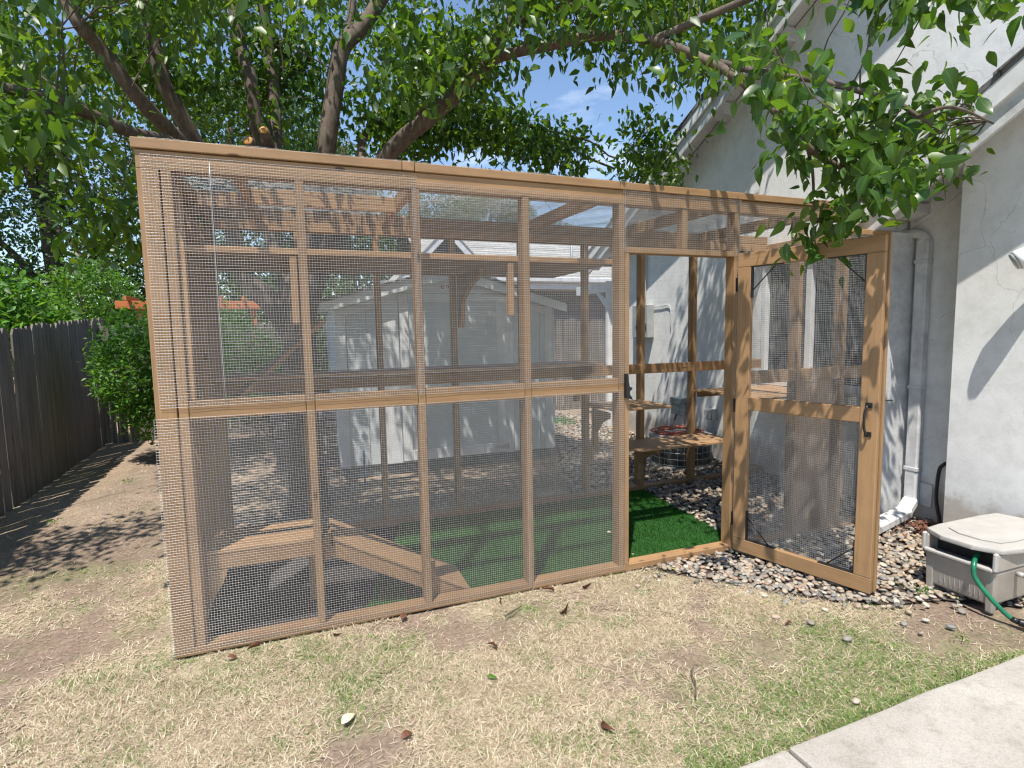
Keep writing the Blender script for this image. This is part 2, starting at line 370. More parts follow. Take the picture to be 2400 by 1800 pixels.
def rotmats(n, droop=None, flat=None):
    """random frames; droop -> x axis (leaf length) points mostly down; flat -> z axis mostly up"""
    a = rng.uniform(0, 2*np.pi, n)
    if flat is not None:
        z = np.stack([rng.normal(0, flat, n), rng.normal(0, flat, n), np.ones(n)], 1); z /= np.linalg.norm(z, axis=1)[:, None]
        x = np.stack([np.cos(a), np.sin(a), np.zeros(n)], 1); y = np.cross(z, x); y /= np.linalg.norm(y, axis=1)[:, None]; x = np.cross(y, z)
    else:
        e = rng.normal(droop[0], droop[1], n)
        x = np.stack([np.cos(a)*np.cos(e), np.sin(a)*np.cos(e), np.sin(e)], 1)
        t = rng.normal(0, 1, (n, 3)); t[:, 2] += droop[2]; y = np.cross(t, x); y /= np.linalg.norm(y, axis=1)[:, None]; z = np.cross(x, y)
    return np.stack([x, y, z], 2)
def tube_mesh(name, pts, rads, sides, mat, jitter=0, closed=False, sub=4):
    P = [Vector(p) for p in pts]; n = len(P); Q = []; RR = []
    for i in range(n-1):
        p0 = P[max(i-1, 0)]; p1 = P[i]; p2 = P[i+1]; p3 = P[min(i+2, n-1)]
        for s in range(sub):
            t = s/sub
            Q.append(.5*((2*p1) + (p2-p0)*t + (2*p0-5*p1+4*p2-p3)*t*t + (-p0+3*p1-3*p2+p3)*t**3)); RR.append(rads[i]*(1-t)+rads[i+1]*t)
    Q.append(P[-1]); RR.append(rads[-1])
    verts = []; faces = []
    prev = None
    for i, q in enumerate(Q):
        d = (Q[min(i+1, len(Q)-1)] - Q[max(i-1, 0)]).normalized()
        if prev is None: a = d.orthogonal().normalized()
        else:
            a = prev - d*prev.dot(d); a = a.normalized() if a.length > 1e-5 else d.orthogonal().normalized()
        prev = a; b = d.cross(a)
        for k in range(sides):
            th = 2*math.pi*k/sides; r = RR[i]*(1+random.uniform(-jitter, jitter))
            verts.append(tuple(q + a*math.cos(th)*r + b*math.sin(th)*r))
    for i in range(len(Q)-1):
        for k in range(sides):
            k2 = (k+1) % sides; faces.append((i*sides+k, i*sides+k2, (i+1)*sides+k2, (i+1)*sides+k))
    faces.append(tuple(range(sides))[::-1]); faces.append(tuple((len(Q)-1)*sides+k for k in range(sides)))
    me = bpy.data.meshes.new(name); me.from_pydata(verts, [], faces)
    for p in me.polygons: p.use_smooth = True
    me.materials.append(mat); return me
def tube(name, parent, pts, r, mat, sides=8, jitter=0, sub=4, kind=None):
    rads = r if isinstance(r, (list, tuple)) else [r]*len(pts)
    off = wpos(parent) if parent else Vector((0, 0, 0))
    me = tube_mesh(name, [Vector(p)-off for p in pts], rads, sides, mat, jitter, sub=sub)
    o = bpy.data.objects.new(name, me); COL.objects.link(o)
    if parent: o.parent = parent
    if kind: o['kind'] = kind
    return o
def rand_in_ellipsoids(blobs, n, shell=.55):
    """points in ellipsoids (cx,cy,cz,rx,ry,rz), number by volume, biased to the outside, outline broken by noise"""
    B = np.array(blobs, float); vol = (B[:, 3]*B[:, 4]*B[:, 5])**(2/3); k = rng.choice(len(B), n, p=vol/vol.sum())
    d = rng.normal(0, 1, (n, 3)); d /= np.linalg.norm(d, axis=1)[:, None]
    r = shell + (1-shell)*rng.random(n)**.7
    bump_ = 1 + .13*np.sin(d[:, 0]*7+B[k, 0]*5)*np.sin(d[:, 1]*8+3)*np.sin(d[:, 2]*6+B[k, 1]) + rng.normal(0, .05, n)
    return B[k, :3] + d*B[k, 3:]*(r*bump_)[:, None], d
# value noise, for where grass is green, dry or worn to soil
_perm = np.random.default_rng(3).random((256, 256))
def vnoise(x, y):
    xi = np.floor(x).astype(int); yi = np.floor(y).astype(int); fx = x-xi; fy = y-yi; fx = fx*fx*(3-2*fx); fy = fy*fy*(3-2*fy)
    g = lambda a, b: _perm[a & 255, b & 255]
    return (g(xi, yi)*(1-fx)+g(xi+1, yi)*fx)*(1-fy) + (g(xi, yi+1)*(1-fx)+g(xi+1, yi+1)*fx)*fy
def fbm(x, y, s, o=4):
    r = 0; a = .5; t = 0
    for i in range(o): r = r + a*vnoise(x*s+17.3*i+100, y*s+9.1*i+100); t += a; a *= .5; s *= 2.03
    return r/t
def inpoly(x, y, poly):
    c = np.zeros(len(x), bool); n = len(poly)
    for i in range(n):
        x1, y1 = poly[i]; x2, y2 = poly[(i+1) % n]
        if y1 == y2: continue
        k = ((y1 > y) != (y2 > y)) & (x < (x2-x1)*(y-y1)/(y2-y1)+x1); c ^= k
    return c
def gauss(x, y, cx, cy, sx, sy): return np.exp(-(((x-cx)/sx)**2 + ((y-cy)/sy)**2))
LIMBS = [[[[-0.07,5.1,1.5],[-0.26,5.1,1.82],[-0.46,5.1,2.05],[-0.53,5.1,2.36],[-0.63,5.05,2.78]],0.15,0.055],[[[-0.61,5.05,2.72],[-0.74,4.9,3.05],[-0.86,4.8,3.33],[-0.92,4.8,3.54],[-0.96,4.8,3.97],[-0.94,4.7,4.34]],0.085,0.05],[[[-0.63,5.05,2.78],[-0.83,4.7,3.01],[-0.98,4.5,3.16],[-1.16,4.4,3.42],[-1.23,4.3,3.5],[-1.32,4.3,3.69],[-1.43,4.2,3.92]],0.075,0.04],[[[-0.63,5.05,2.78],[-0.79,4.6,2.91],[-0.95,4.1,2.82],[-1.14,3.7,2.81],[-1.25,3.5,2.78],[-1.41,3.4,2.77]],0.06,0.03],[[[-0.12,5.1,1.87],[-0.24,5.2,2.39],[-0.31,5.3,3.22],[-0.34,5.3,3.68],[-0.42,5.4,4.09],[-0.46,5.4,4.59]],0.085,0.06],[[[-0.24,5.2,2.39],[-0.2,5.4,2.9],[-0.17,5.5,3.56],[-0.2,5.6,4.18],[-0.24,5.6,4.75]],0.075,0.06],[[[-0.05,5.1,1.73],[0.09,5.0,2.37],[0.22,4.8,3.07],[0.31,4.8,3.56],[0.38,4.8,3.85],[0.55,4.8,4.05],[0.74,4.8,4.35],[0.95,4.8,4.72]],0.11,0.06],[[[0.38,4.8,3.84],[0.45,4.9,4.09],[0.54,5.0,4.62]],0.05,0.035],[[[-0.03,5.1,1.65],[0.27,4.8,2.41],[0.67,4.4,2.95],[0.98,4.2,3.2],[1.21,4.1,3.41],[1.4,4.0,3.68],[1.69,3.9,4.03],[1.8,3.8,4.28]],0.1,0.045],[[[1.19,4.1,3.37],[1.36,3.9,3.51],[1.66,3.6,3.51],[1.86,3.3,3.46],[2.08,3.0,3.32],[2.27,2.8,3.16],[2.35,2.6,2.98],[2.4,2.4,2.76],[2.46,2.25,2.54],[2.59,2.2,2.43],[2.73,2.15,2.36]],0.05,0.018],[[[1.56,4.0,3.84],[1.71,3.7,3.8],[1.88,3.5,3.84]],0.03,0.014],[[[0.54,4.6,2.79],[0.5,4.9,3.13],[0.67,5.1,3.41],[1.14,5.2,3.6],[1.75,5.3,3.71],[2.27,5.3,3.61],[2.83,5.3,3.39],[3.19,5.3,3.29]],0.045,0.014],[[[2.27,2.8,3.16],[2.47,2.6,3.03],[2.59,2.3,2.87],[2.78,2.1,2.74],[2.86,2.0,2.66],[2.92,1.95,2.59],[3.04,1.9,2.51]],0.028,0.01],[[[2.5,2.23,2.5],[2.57,2.25,2.38],[2.62,2.28,2.24],[2.65,2.3,2.13]],0.012,0.006],[[[2.68,2.17,2.38],[2.76,2.12,2.3],[2.77,2.12,2.21]],0.012,0.006],[[[2.92,1.95,2.59],[3.01,1.85,2.61],[3.25,1.8,2.54]],0.015,0.006],[[[2.27,5.3,3.61],[2.83,5.2,3.51],[3.13,5.2,3.37],[3.38,5.1,3.53],[3.54,5.1,3.77]],0.015,0.008],[[[2.08,3.0,3.32],[2.37,2.7,3.4],[2.68,2.4,3.47],[2.93,2.15,3.44],[3.34,1.95,3.38]],0.03,0.015],[[[-1.14,3.7,2.81],[-1.27,3.5,2.63],[-1.4,3.4,2.48]],0.03,0.012]]
CL_A = [[102,633,438],[-148,604,587],[-83,531,549],[-215,734,555],[154,606,422],[-59,533,406],[-35,714,633],[-293,711,454],[-223,712,399],[-229,520,365],[-54,565,485],[-143,590,386],[-222,619,415],[98,590,591],[102,631,535],[-201,725,679],[-243,601,367],[230,726,655],[-33,683,623],[26,622,461],[-254,660,432],[-115,563,380],[-117,604,398],[57,727,543],[249,698,519],[-252,706,448],[-111,625,477],[199,608,602],[-290,659,497],[-187,555,361],[-114,709,672],[125,636,660],[-179,642,491],[-228,581,356],[-67,521,543],[-229,724,574],[156,620,548],[18,594,395],[103,651,582],[69,672,554],[41,529,592],[-193,565,508],[-264,652,551],[150,601,576],[-118,693,473],[207,675,627],[-131,571,375],[158,680,574],[-42,629,561],[-253,637,587],[-67,524,362],[-35,652,525],[62,644,529],[-63,575,442],[-35,562,425],[260,730,526],[-146,578,472],[-229,574,550],[153,672,686],[-152,562,551],[32,641,528],[-82,627,563],[198,681,690],[-162,591,539],[-100,520,507],[-243,612,529],[-21,716,395],[206,708,748],[-112,591,397],[2,543,465],[73,626,426],[-120,602,355],[146,602,555],[-112,581,577],[-181,639,603],[-73,554,576],[173,602,649],[196,610,667],[92,535,608],[168,577,462],[-78,716,632],[203,635,702],[-222,683,531],[52,593,595],[-104,670,553],[95,617,579],[-290,728,555],[-65,653,500],[-31,577,397],[-158,630,378],[228,692,729],[-86,714,556],[-209,575,441],[-139,608,391],[116,740,780],[179,563,459],[23,602,594],[-226,555,524],[-196,574,364],[105,533,613],[136,725,773],[-190,649,554],[-132,646,480],[-199,738,464],[-8,698,689],[26,664,544],[-171,633,538],[-227,560,412],[-192,649,378],[107,648,602],[-13,672,667],[-57,682,528],[-285,737,608],[-130,536,493],[-128,529,419],[-138,554,504],[105,721,417],[-80,597,597],[-52,681,573],[62,623,400],[-219,715,395],[-237,665,569],[91,525,348],[-207,641,503],[89,634,518],[-25,562,352],[-214,592,488],[-86,676,625],[139,720,773],[-239,627,517],[-102,680,612],[114,556,573],[-55,727,678],[126,611,423],[94,621,563],[-242,667,615],[-35,717,534],[-134,568,573],[-72,582,566],[63,595,545],[-219,739,526],[-242,690,404],[-12,634,504],[-283,738,502],[60,617,531],[135,564,646],[225,702,544],[-39,638,647],[11,626,637],[166,530,613],[-277,716,458],[-204,569,359],[-42,546,392],[-77,598,382],[117,728,612],[-100,537,365],[-128,609,573],[-101,612,557],[29,574,468],[46,613,452],[-86,704,645],[-147,724,607],[-143,604,552],[-55,608,461],[48,724,745],[-80,618,509],[-172,620,392],[-238,627,506],[-139,716,662],[-220,613,405],[-57,524,402],[-66,614,506],[-267,628,583],[-71,546,495],[-146,700,474],[82,594,657],[-76,644,416],[86,536,427],[227,653,554],[-216,740,408],[-117,534,441],[71,571,455],[138,724,580],[108,572,619],[120,549,623],[160,576,421],[-114,548,556],[-288,654,451],[-230,627,382],[-13,565,433],[106,630,565],[-222,620,530],[59,643,549],[65,523,493],[-33,528,340],[-84,628,454],[-205,538,420],[-221,559,469],[-62,567,350],[136,692,570],[122,552,396],[177,682,714],[-225,549,470],[3,645,582],[-217,718,555],[-14,680,547],[-204,554,492],[-124,689,451],[-219,599,538],[132,639,552],[-168,653,483],[-156,686,488],[-115,549,458],[-140,532,536],[-277,681,380],[-21,559,392],[-152,708,506],[-30,530,544],[-310,717,431],[-193,529,352],[120,624,471],[-80,725,647],[-180,690,585],[-24,646,516],[-267,735,641],[44,643,496],[-184,649,585],[-251,596,558],[-26,620,377],[-157,625,488],[-211,522,495],[107,670,601],[-101,710,544],[-113,667,632],[-257,601,446],[-116,705,464],[227,700,495],[180,596,568],[-227,532,426],[-187,611,491],[88,675,572],[-301,688,429],[-285,660,517],[-271,734,429],[100,692,530],[-125,541,406],[166,583,655],[-20,613,581],[-139,634,445],[128,679,527],[-317,720,455],[-256,693,420],[-234,588,419],[-29,695,556],[-127,736,672],[-263,735,401],[-71,621,604],[-54,740,469],[-201,736,682],[151,609,404],[-89,562,407],[-88,650,386],[158,550,428],[15,536,546],[-1,532,581],[-116,666,608],[-165,641,561],[-63,701,431],[161,532,600],[63,532,499],[-40,567,519],[19,577,424],[32,715,665],[-99,557,462],[-84,692,606],[-220,609,453],[176,644,506],[-222,653,592],[177,613,674],[-121,657,645],[-90,703,546],[6,731,666],[156,547,443],[13,583,629],[-104,693,545],[-35,619,460],[75,718,691],[141,729,444],[108,721,665],[94,542,492],[192,558,598],[-38,579,381],[-208,645,406],[-33,698,518],[89,600,587],[-45,718,618],[-169,651,506],[85,671,486],[-211,685,553],[-26,535,351],[206,585,533],[-271,738,654],[99,706,405],[-92,638,590],[-180,642,580],[-39,697,385],[-271,643,555],[41,641,374],[-68,616,630],[147,636,691],[-240,563,474],[200,579,432],[-101,526,396],[-206,587,380],[-208,679,383],[135,633,451],[-214,641,428],[64,694,505],[-285,714,605],[25,532,369],[-39,555,589],[-233,577,512],[-263,649,436],[26,582,356],[-197,699,575],[13,572,416],[-259,719,525],[-193,675,428],[166,577,606],[-107,608,564],[12,486,447],[-107,341,370],[-54,373,345],[-120,438,382],[-157,433,365],[75,345,412],[-122,339,371],[-158,399,318],[-151,365,399],[-135,331,366],[-136,396,423],[-36,491,529],[-176,455,470],[-133,477,351],[-197,458,323],[92,463,462],[-113,437,450],[-52,388,430],[-129,390,408],[104,369,400],[-127,416,420],[-140,468,476],[6,366,366],[-93,338,350],[-82,459,488],[134,385,491],[140,466,546],[-172,461,407],[-81,343,343],[-79,425,400],[-100,483,460],[-27,405,403],[-172,403,389],[-128,321,377],[-1,492,550],[-4,328,326],[-45,486,497],[-82,397,425],[-104,460,474],[-144,453,336],[97,479,422],[112,367,481],[120,486,468],[-62,470,458],[-128,469,431],[-67,347,334],[-101,323,369],[-169,431,398],[-84,392,378],[-84,474,384],[-58,336,369],[2,447,468],[123,429,476],[-66,480,466],[-113,456,362],[-149,388,317],[-79,392,386],[-65,376,336],[-56,351,353],[14,434,404],[116,414,508],[-179,436,404],[78,481,511],[-64,406,371],[-185,471,440],[-145,441,403],[-74,422,385],[-145,414,443],[0,496,447],[-158,470,476],[100,422,453],[1,396,386],[-172,396,306],[8,429,460],[-52,348,398],[47,399,421],[-93,433,383],[62,428,465],[-43,475,509],[-8,413,409],[-36,412,414],[79,457,475],[-194,454,419],[10,384,454],[-137,374,399],[-71,391,349],[30,385,439],[51,412,429],[-63,411,455],[-183,452,445],[37,357,396],[-148,484,462],[-66,413,390],[-120,321,315],[4,493,510],[-1,341,364],[-128,488,465],[-38,405,393],[-88,404,359],[-28,436,380],[-121,351,294],[138,420,468],[7,395,440],[-8,456,484],[173,499,606],[97,410,337],[91,387,361],[125,450,380],[137,393,363],[75,428,372],[112,455,380],[77,393,330],[67,398,351],[97,442,365],[118,390,348],[88,432,376],[116,414,353],[106,441,345],[112,374,354],[62,380,354],[69,372,327],[126,420,357],[144,455,388],[102,439,357],[77,364,315],[92,369,332],[120,421,370],[132,435,355],[135,435,374],[97,404,357],[144,409,347],[-104,520,357],[-85,513,351],[-137,532,382],[-101,542,379],[-99,491,353],[-85,551,359],[-135,525,381],[-116,490,372],[-135,525,386],[-89,519,363],[-110,553,357],[-123,498,363],[-125,538,374],[-91,536,362],[28,605,445],[-27,629,420],[12,568,401],[-37,619,399],[13,614,428],[-27,571,370],[-21,621,377],[-10,570,396],[-32,579,387],[24,585,400],[-1,578,414],[-41,648,442],[-13,600,415],[0,597,421],[17,590,397],[-8,597,389],[-20,605,434],[18,610,460],[-4,564,423],[-7,627,426],[-4,615,426],[0,582,420],[171,503,344],[168,493,349],[93,539,361],[90,490,311],[123,558,347],[165,506,353],[62,489,345],[63,484,315],[95,508,336],[88,560,333],[114,536,363],[67,483,345],[81,515,347],[144,487,332],[97,521,350],[131,536,355],[113,489,339],[171,488,336],[97,529,341],[104,548,332],[186,528,374],[93,546,341],[107,481,343],[104,508,357],[100,519,345],[88,536,370],[100,508,363],[81,496,346],[140,506,352],[159,531,358],[175,551,349],[83,486,341],[63,500,347],[149,494,350],[85,481,339],[133,490,346],[139,558,378],[82,542,356],[184,502,348],[116,498,340],[260,509,319],[127,529,365],[211,538,350],[231,516,344],[182,500,339],[244,522,334],[207,548,347],[158,509,341],[125,537,356],[224,536,351],[116,501,353],[216,534,367],[184,542,357],[260,549,350],[203,526,341],[239,546,358],[132,539,353],[268,517,327],[200,541,363],[271,508,335],[277,535,354],[236,526,343],[201,511,334],[227,505,342],[183,536,362],[133,518,358],[119,516,356],[173,537,366],[264,530,354],[125,529,350],[232,543,357],[182,541,353],[231,510,323],[197,527,365],[213,504,323],[217,529,355],[164,533,354],[136,502,339],[139,535,351],[139,538,365],[235,530,344],[226,503,330],[344,482,334],[348,493,357],[346,497,350],[357,491,326],[352,512,346],[337,489,323],[317,492,313],[322,485,366],[321,505,324],[378,516,327],[337,492,360],[342,513,318],[330,474,314],[324,496,341],[361,509,334],[324,493,358],[322,339,440],[254,322,393],[256,417,390],[263,426,521],[198,294,395],[156,373,456],[204,387,377],[300,381,439],[168,389,391],[149,341,360],[301,369,369],[165,437,403],[210,408,393],[194,349,436],[193,387,385],[347,432,392],[328,405,449],[170,312,373],[158,322,366],[365,395,466],[247,454,442],[307,459,514],[308,314,385],[147,393,454],[239,388,406],[207,290,368],[242,397,373],[170,354,416],[217,446,526],[352,408,503],[153,375,446],[362,444,566],[207,443,500],[210,454,499],[147,339,414],[203,333,394],[238,374,455],[214,301,328],[233,445,446],[142,368,376],[220,356,466],[170,337,388],[401,445,438],[202,395,413],[143,364,439],[230,362,465],[154,416,479],[315,419,397],[244,309,370],[317,408,511],[351,380,469],[296,459,455],[147,374,415],[258,376,464],[282,303,417],[290,451,453],[351,415,463],[422,429,519],[184,402,481],[409,413,460],[172,424,472],[278,349,451],[261,381,408],[274,343,445],[148,412,491],[188,303,403],[394,428,435],[191,361,454],[438,447,527],[251,335,357],[204,374,456],[146,298,383],[289,330,440],[274,337,404],[376,432,563],[256,329,364],[193,302,354],[291,308,377],[306,327,391],[278,382,446],[314,370,394],[155,413,487],[180,297,337],[124,333,372],[251,374,422],[386,413,530],[240,331,376],[398,453,476],[350,396,457],[436,444,584],[205,377,377],[182,427,500],[321,422,499],[345,404,510],[368,435,408],[206,318,426],[307,313,415],[210,298,319],[139,384,448],[210,368,469],[292,369,474],[259,400,422],[329,416,512],[261,398,465],[208,388,452],[237,350,414],[157,426,455],[181,396,428],[217,360,407],[271,373,407],[368,418,491],[197,368,459],[400,430,548],[130,334,386],[178,453,514],[141,297,341],[340,416,542],[144,359,372],[312,320,450],[244,293,323],[201,356,460],[325,398,379],[144,357,443],[137,389,469],[293,389,429],[217,395,444],[285,409,476],[137,320,334],[326,352,426],[421,428,565],[239,308,362],[215,395,472],[190,446,493],[227,439,530],[273,404,501],[352,404,538],[148,302,392],[308,375,460],[181,447,425],[304,424,490],[233,327,381],[229,418,502],[254,395,386],[135,330,412],[327,343,473],[175,298,353],[287,458,527],[198,367,451],[207,399,390],[282,405,412],[-119,322,256],[-122,358,264],[-133,343,262],[-137,348,257],[-126,360,268],[-112,334,260],[-131,354,262],[-130,333,252],[-129,328,253],[-136,338,252],[-102,419,264],[-95,374,227],[-112,389,222],[-101,408,222],[-103,366,216],[-121,433,228],[-116,412,243],[-85,372,232],[-12,547,216],[-64,558,229],[-54,564,236],[-11,565,227],[-14,561,217],[-216,395,357],[-301,412,307],[-255,352,330],[-322,409,332],[-320,366,345],[-293,392,312],[-300,348,378],[-274,368,376],[-300,359,327],[-246,370,388],[-265,397,306],[-230,410,375],[-327,335,303],[-300,343,370],[-291,341,328],[-306,410,359],[-320,369,325],[-274,375,311],[-249,341,347],[-251,399,326],[-271,326,312],[-292,354,327],[-327,371,349],[-293,395,377],[-216,382,339],[-313,380,341],[-314,412,324],[-254,393,346],[-249,412,368],[-329,326,385],[-306,336,331],[-240,369,326],[-302,339,348],[-302,367,319]]
CL_B = [[307,223,264],[260,193,240],[332,248,292],[270,218,258],[217,246,296],[438,249,294],[228,202,265],[359,241,255],[337,250,245],[229,213,248],[257,192,220],[294,216,231],[298,215,274],[329,211,275],[301,224,247],[326,250,241],[286,210,250],[382,239,260],[255,215,268],[273,196,257],[292,206,247],[272,224,258],[211,195,259],[360,237,261],[260,188,264],[232,226,289],[229,209,248],[175,190,270],[219,234,294],[344,219,252],[239,236,306],[287,213,236],[340,235,268],[369,227,252],[334,206,275],[296,235,269],[218,198,265],[285,211,262],[280,192,233],[185,190,255],[245,214,263],[327,204,261],[259,189,225],[256,186,224],[295,197,258],[291,216,281],[357,236,259],[289,206,228],[278,229,216],[265,229,215],[270,234,203],[285,234,208],[249,211,240],[269,219,231],[297,220,239],[260,224,247],[258,223,251],[285,219,228],[259,191,304],[271,191,315],[273,192,310],[281,201,326],[299,201,321],[299,206,334],[318,210,332],[289,201,314],[280,207,334],[306,204,336],[353,199,343],[352,197,341],[328,189,335],[343,188,322],[330,182,310],[337,181,331],[256,204,317],[268,199,321],[318,199,330],[321,195,324]]

# ================================================================== THE GROUND
DY = 2.93; BY = 4.42; XL = -.68; XH = 4.5; XB = 4.2            # enclosure front / back, left end, house wall, bump-out wall
GRAV = [(2.02, 2.90), (2.28, 2.62), (2.45, 2.38), (2.72, 2.14), (3.02, 1.99), (3.30, 1.93), (3.6, 1.72), (4.25, 1.66), (4.25, 2.5), (4.52, 2.5), (4.52, 2.95), (2.6, 2.95)]
GRAV_IN = [(2.97, 4.40), (2.90, 3.80), (2.86, 2.98), (4.50, 2.98), (4.50, 4.42)]
GRAV_BK = [(2.25, 4.47), (4.50, 4.47), (4.52, 9.6), (3.25, 9.6), (3.1, 6.6), (2.75, 5.8)]
TURF = [(.22, 3.01), (.64, 4.38), (2.97, 4.38), (2.93, 3.95), (2.88, 3.01)]
gx = np.unique(np.concatenate([np.linspace(-60, -8, 14), np.linspace(-8, -3.2, 25), np.arange(-3.2, 5.2, .035), np.linspace(5.3, 9, 12), np.linspace(9, 70, 14)]))
gy = np.unique(np.concatenate([np.linspace(-40, -1, 12), np.linspace(-.8, 1.0, 8), np.arange(1.0, 8.6, .035), np.linspace(8.7, 13, 24), np.linspace(14, 110, 16)]))
X, Y = np.meshgrid(gx, gy); x = X.ravel(); y = Y.ravel()
def soilness(x, y):
    """1 = bare soil, 0 = covered with dry grass"""
    s = np.clip((fbm(x, y, 1.5) - .52)*5.5, 0, 1)*.8 + np.clip((fbm(x+40, y, 5.0)-.50)*4.5, 0, 1)*.7
    s = s + gauss(x, y, 2.95, 1.72, .42, .22)*1.5 + gauss(x, y, -1.3, 4.75, .8, .38)*1.3 + gauss(x, y, -1.2, 3.25, .35, .2)*.8 + gauss(x, y, 1.35, 2.6, .5, .2)*.8
    s = s + gauss(x, y, .1, 2.0, .2, .12)*.6 + (x < -2.0+fbm(x, y, .8)*.5)*.8 + np.clip((y-4.5)*.5, 0, .75)
    return np.clip(s, 0, 1.2)
def greenness(x, y):
    g = np.clip((fbm(x+9, y+5, 2.2) - .52)*5, 0, 1)*.22 + np.clip((fbm(x+3, y+8, 7.5, 3) - .55)*7, 0, 1)*.5
    g = g + np.clip(1.0-(y-1.42)/.35, 0, 1)*(x > 1.2)*.7 + gauss(x, y, 2.3, 1.58, .45, .22)*1.1 + gauss(x, y, 2.25, 1.95, .55, .16)*.6 + gauss(x, y, -1.65, 4.3, .35, .14)*1.1
    g = g + gauss(x, y, -.3, 2.75, .4, .2)*.3 + gauss(x, y, 1.1, 2.72, .14, .06)*1.2 + gauss(x, y, .2, 2.45, .35, .2)*.4 + gauss(x, y, 1.3, 1.6, .5, .2)*.25
    return np.clip(g, 0, 1.1)
so = soilness(x, y); gr = greenness(x, y)
soil = np.array([.25, .19, .142]); straw = np.array([.41, .345, .245]); green = np.array([.15, .19, .065]); dk = np.array([.115, .085, .062])
c = straw*(1-so)[:, None] + soil*so[:, None]; c = c*(1-.35*gr)[:, None] + green*(.35*gr)[:, None]
far = np.clip((y-4.4)*1.2, 0, 1); c = c*(1-far)[:, None] + (soil*.95*(.8+.5*fbm(x, y, 3))[:, None])*far[:, None]
lf = np.clip((-x-1.9)*1.6, 0, 1)*np.clip(y-3.4, 0, 1); c = c*(1-lf)[:, None] + np.array([.30, .225, .155])*lf[:, None]
for P_ in (GRAV, GRAV_IN, GRAV_BK):
    k = inpoly(x, y, P_); c[k] = dk*(.7+.6*fbm(x[k], y[k], 9))[:, None]
k = (x > XL) & (x < .65) & (y > DY) & (y < BY); c[k] = np.array([.055, .05, .048])  # dark ground fabric at left, colour deepened to carry the shade inside the enclosure
c *= (.80+.40*fbm(x, y, 11, 3))[:, None]
nearm = ((x > -4) & (x < 5.2) & (y > 1) & (y < 8.6)).astype(float)
z = nearm*((fbm(x, y, 1.2, 3)-.5)*.03 + (fbm(x, y, 14, 3)-.5)*.016) - .012
z = np.where((y > DY-.15) & (y < BY+.15) & (x > XL-.15), -.012, z)
nx = len(gx); ny = len(gy); i, j = np.meshgrid(np.arange(nx-1), np.arange(ny-1)); a = (j*nx+i).ravel()
F = np.stack([a, a+1, a+nx+1, a+nx], 1)
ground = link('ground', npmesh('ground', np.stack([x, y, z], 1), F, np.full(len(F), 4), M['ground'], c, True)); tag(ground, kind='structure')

# concrete path: two slabs with a joint
path = bpy.data.objects.new('path', None); COL.objects.link(path); path['kind'] = 'structure'; path.location = (3, 1, 0)
def slab(poly):
    o = prism('concrete_slab', path, poly, 'z', -.09, .022, M['concrete'], .012); return o
e1 = [(-3.0, 1.36), (0, 1.375), (.8, 1.385), (1.555, 1.395)]
slab([(-3.0, -.2), (1.553, -.2)] + e1[::-1])
e2 = [(1.572, 1.397), (2.1, 1.408), (2.35, 1.42), (2.6, 1.418), (3.1, 1.43), (3.6, 1.432), (6.5, 1.45)]
slab([(1.572, -.2), (6.5, -.2)] + e2[::-1])

# ------------------------------------------------------------------ grass blades
def blades(n, xr, yr, keep, dry_len, grn_len, width, yb=None):
    x = rng.uniform(*xr, n); y = rng.uniform(*yr, n)
    k = rng.random(n) < keep(x, y); x = x[k]; y = y[k]; n = len(x)
    gr = greenness(x, y); isg = rng.random(n) < (.07 + .62*gr)
    L = np.where(isg, rng.uniform(*grn_len, n), rng.uniform(*dry_len, n)); az_ = rng.uniform(0, 2*np.pi, n)
    el = np.where(isg, rng.uniform(.35, 1.25, n), np.abs(rng.normal(0.12, .26, n))); W = rng.uniform(.7, 1.3, n)*width
    d = np.stack([np.cos(az_)*np.cos(el), np.sin(az_)*np.cos(el), np.sin(el)], 1); sd_ = np.stack([-np.sin(az_), np.cos(az_), np.zeros(n)], 1)
    curl = rng.normal(0, .35, n)[:, None]*sd_
    z0 = ((fbm(x, y, 1.2, 3)-.5)*.03 + (fbm(x, y, 14, 3)-.5)*.016) - .012 + rng.random(n)*np.where(isg, .002, .007)
    b = np.stack([x, y, z0], 1); sag = np.where(isg, .35, .12)[:, None]*np.array([0, 0, 1.0])
    p1 = b + (d + curl*.3)*L[:, None]*.5 - sag*L[:, None]*.15; p2 = b + (d+curl)*L[:, None] - sag*L[:, None]*.6
    p2[:, 2] = np.maximum(p2[:, 2], z0+.001)
    wv = sd_*W[:, None]
    V = np.stack([b-wv, b+wv, p1+wv*.8, p1-wv*.8, p2], 1).reshape(-1, 3)
    o = (np.arange(n)*5)[:, None]
    loops = (np.array([0, 1, 2, 3, 3, 2, 4])[None]+o).ravel(); cnt = np.tile([4, 3], n)
    t = rng.random(n)[:, None]
    dry = np.array([.74, .65, .49])*(1-t**.9)+np.array([.36, .26, .17])*t**.9; grn = np.array([.10, .19, .045])*(1-t)+np.array([.25, .32, .10])*t
    cc = np.where(isg[:, None], grn, dry)*rng.uniform(.8, 1.18, n)[:, None]
    return V, loops, cnt, np.repeat(cc, 5, axis=0)
def lawn_ok(x, y):
    ok = ~((x > XL-.01) & (y > DY-.01)) & ~inpoly(x, y, GRAV) & (y > 1.35+.02*x)
    soft = inpoly(x, y, [(px_-.1, py_-.1) for px_, py_ in GRAV]); 
    return ok*np.clip(1.08-.93*soilness(x, y), .04, 1)*np.where(soft, .35, 1)
